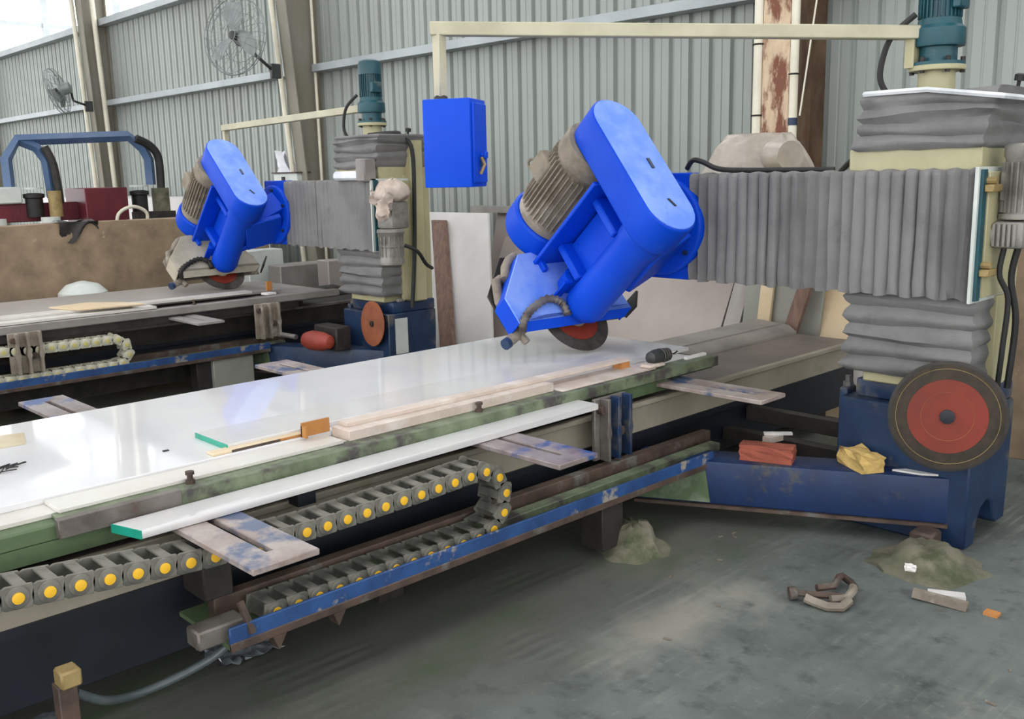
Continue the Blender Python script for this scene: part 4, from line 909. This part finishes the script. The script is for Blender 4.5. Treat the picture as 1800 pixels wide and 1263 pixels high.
MB().lathe([(0, .09), (.2, .09)], (-2.93, 4.72, 1.56), Z_, 14).build('pump_body', DUSTMOTOR, t)
# rear fittings at the right edge
t = thing('dust_cover', (-1.2, 5.3, 0), 'grey mottled motor cover on a stand behind the gantry', 'cover')
MB().box(-1.6, -1.5, 5.25, 5.35, 0, 1.8).build('stand', GREYCOVER, t)
MB().prism([(-1.9, 5.2, 1.72), (-1.2, 5.2, 1.80), (-1.2, 5.2, 2.05), (-1.45, 5.2, 2.02), (-1.85, 5.2, 1.86)], (0, .3, 0)).build('cover', GREYMOTOR, t, bevel=.02)

# stone block wall behind the far table
one(MB().box(-9.45, -9.30, -.5, 5.35, 0, 1.29), 'stone_block', BROWNSTONE, (-9.37, 2.5, 0), 'long rough brown stone block standing behind the far table', 'stone', subdiv=7, jitter=.012, sharp=70)
mb = MB(); mb.grid(lambda a, b: (-9.285+.012*math.sin(a*9+b*4), 3.20+.36*a, 1.305-.20*b*(.55+.45*math.sin(a*6))), 10, 8)
mb.grid(lambda a, b: (-9.46+.175*b, 3.20+.36*a, 1.305+.015*math.sin(a*8+b*3)), 10, 6)
one(mb, 'dark_cloth', DARKSTEEL, (-9.37, 3.3, 1.3), 'dark cloth hanging over the top of the brown stone block', 'cloth', sharp=80)
for k, (y0, y1, x0, x1, h, m, lb) in enumerate([(4.85, 5.25, -9.05, -8.85, .95, PALEBOX, 'white stone block behind the beige-hooded saw'), (5.0, 5.65, -8.75, -8.5, .80, GREYCOVER, 'pale grey stone block behind the beige-hooded saw, lower than the white one'),
                                              (5.3, 6.0, -8.3, -8.1, .85, TAUPE2, 'mottled grey stone block next to the lower bellows of the far gantry'), (5.75, 6.05, -7.9, -7.6, .85, MARBLEW, 'white rough-edged block next to the lower bellows of the far gantry')]):
    one(MB().box(x0, x1, y0, y1, 0, h), 'stone_block', m, ((x0+x1)/2, (y0+y1)/2, 0), lb, 'stone', bevel=.01, jitter=.006, subdiv=1)
one(MB().lathe([(0, .22), (.1, .21), (.17, .14), (.2, .03)], (-9.0, 3.25, .58), Z_, 18).box(-9.15, -8.85, 3.1, 3.4, 0, .58), 'covered_tub', PALEBOX, (-9, 3.25, 0), 'pale tub with domed lid between the far table and the brown block', 'tub')
# white debris ridge along the wall foot
rd = random.Random(21)
mb = MB(); mb.box(-17.5, -10.4, 5.75, 6.0, 0, 1.44)
one(mb, 'stone_stack', MARBLEW, (-14, 6.2, 0), 'long pale stack of stone against the sheet wall behind the maroon machine', 'stone', subdiv=3, jitter=.03)

# maroon edging machine with blue tube arches
t = thing('edging_machine', (-11.5, 4.2, 0), 'maroon edging machine with steel-blue tube arches', 'machine')
MB().box(-11.55, -11.35, 1.5, 4.30, 1.25, 1.45).build('cross_beam', MAROON, t, bevel=.01)
MB().box(-11.7, -11.1, 4.14, 4.62, .9, 1.60).build('drive_box', MAROON, t, bevel=.008)
for y in (1.8, 4.3): MB().box(-11.6, -11.3, y, y+.2, 0, 1.26).build('leg', MAROON, t, bevel=.01)
pts = [(-11.5, 3.49, 1.5), (-11.5, 3.49, 1.93), (-11.5, 3.62, 2.13), (-11.5, 4.85, 2.19), (-11.5, 5.02, 2.05), (-11.5, 5.08, 1.92), (-11.5, 5.08, 1.62)]
MB().tube(pts, .062, 4).build('tube_arch', STEELBLUE, t)
MB().tube([(-11.5, 3.66, 2.12), (-11.45, 3.80, 2.05), (-11.42, 3.88, 1.9), (-11.42, 3.9, 1.5)], .055, 4).build('tube_arch', STEELBLUE, t)
MB().tube(spline([(-11.44, 4.92, 2.16), (-11.44, 5.08, 2.08), (-11.44, 5.17, 1.95), (-11.44, 5.18, 1.7), (-11.44, 5.16, 1.3)], 4), .05, 8).build('cable_duct', BLACK, t)
MB().tube(spline([(-11.38, 3.86, 2.06), (-11.36, 3.93, 1.85), (-11.36, 3.96, 1.45)], 4), .045, 8).build('cable_duct', DARKSTEEL, t)
MB().box(-11.55, -11.3, 3.1, 3.55, 1.45, 1.63).build('electric_box', PALEBOX, t, bevel=.015)
for y in (3.68, 4.86):
    MB().lathe([(0, .09), (.2, .09), (.21, .11), (.25, .11), (.26, .05)], (-11.35, y, 1.30), Z_, 14).build('spindle_motor', BLACK, t)
    MB().lathe([(0, .1), (.02, .1)], (-11.35, y, 1.60), Z_, 12).build('motor_cap', PALEBOX, t)
MB().cyl((-11.35, 5.12, .8), (-11.35, 5.12, 1.58), .10, n=14).build('guide_post', CONC, t)
MB().cyl((-11.2, 3.85, 1.30), (-11.2, 3.85, 1.58), .07, n=12).build('brass_cylinder', BRASS, t)
MB().tube(spline([(-11.0, 4.42, 1.1), (-11.0, 4.45, 1.3), (-11.0, 4.62, 1.38), (-11.0, 4.78, 1.3), (-11.0, 4.74, 1.1)], 6), .02, 8).build('hose', PVC, t)
for y in (3.2, 3.75): MB().cyl((-11.1, y, 1.15), (-11.1, y, 1.30), .10, n=12).build('roller', PALEBOX, t)
MB().box(-11.3, -11.0, 3.0, 4.1, 0, 1.16).build('table_base', GREYCOVER, t)
MB().box(-11.35, -11.15, 4.75, 5.2, 0, 1.31).build('column_base', DARKSTEEL, t)

bpy.context.view_layer.update()
for o in bpy.data.objects:
    if '_o' in o: del o['_o']
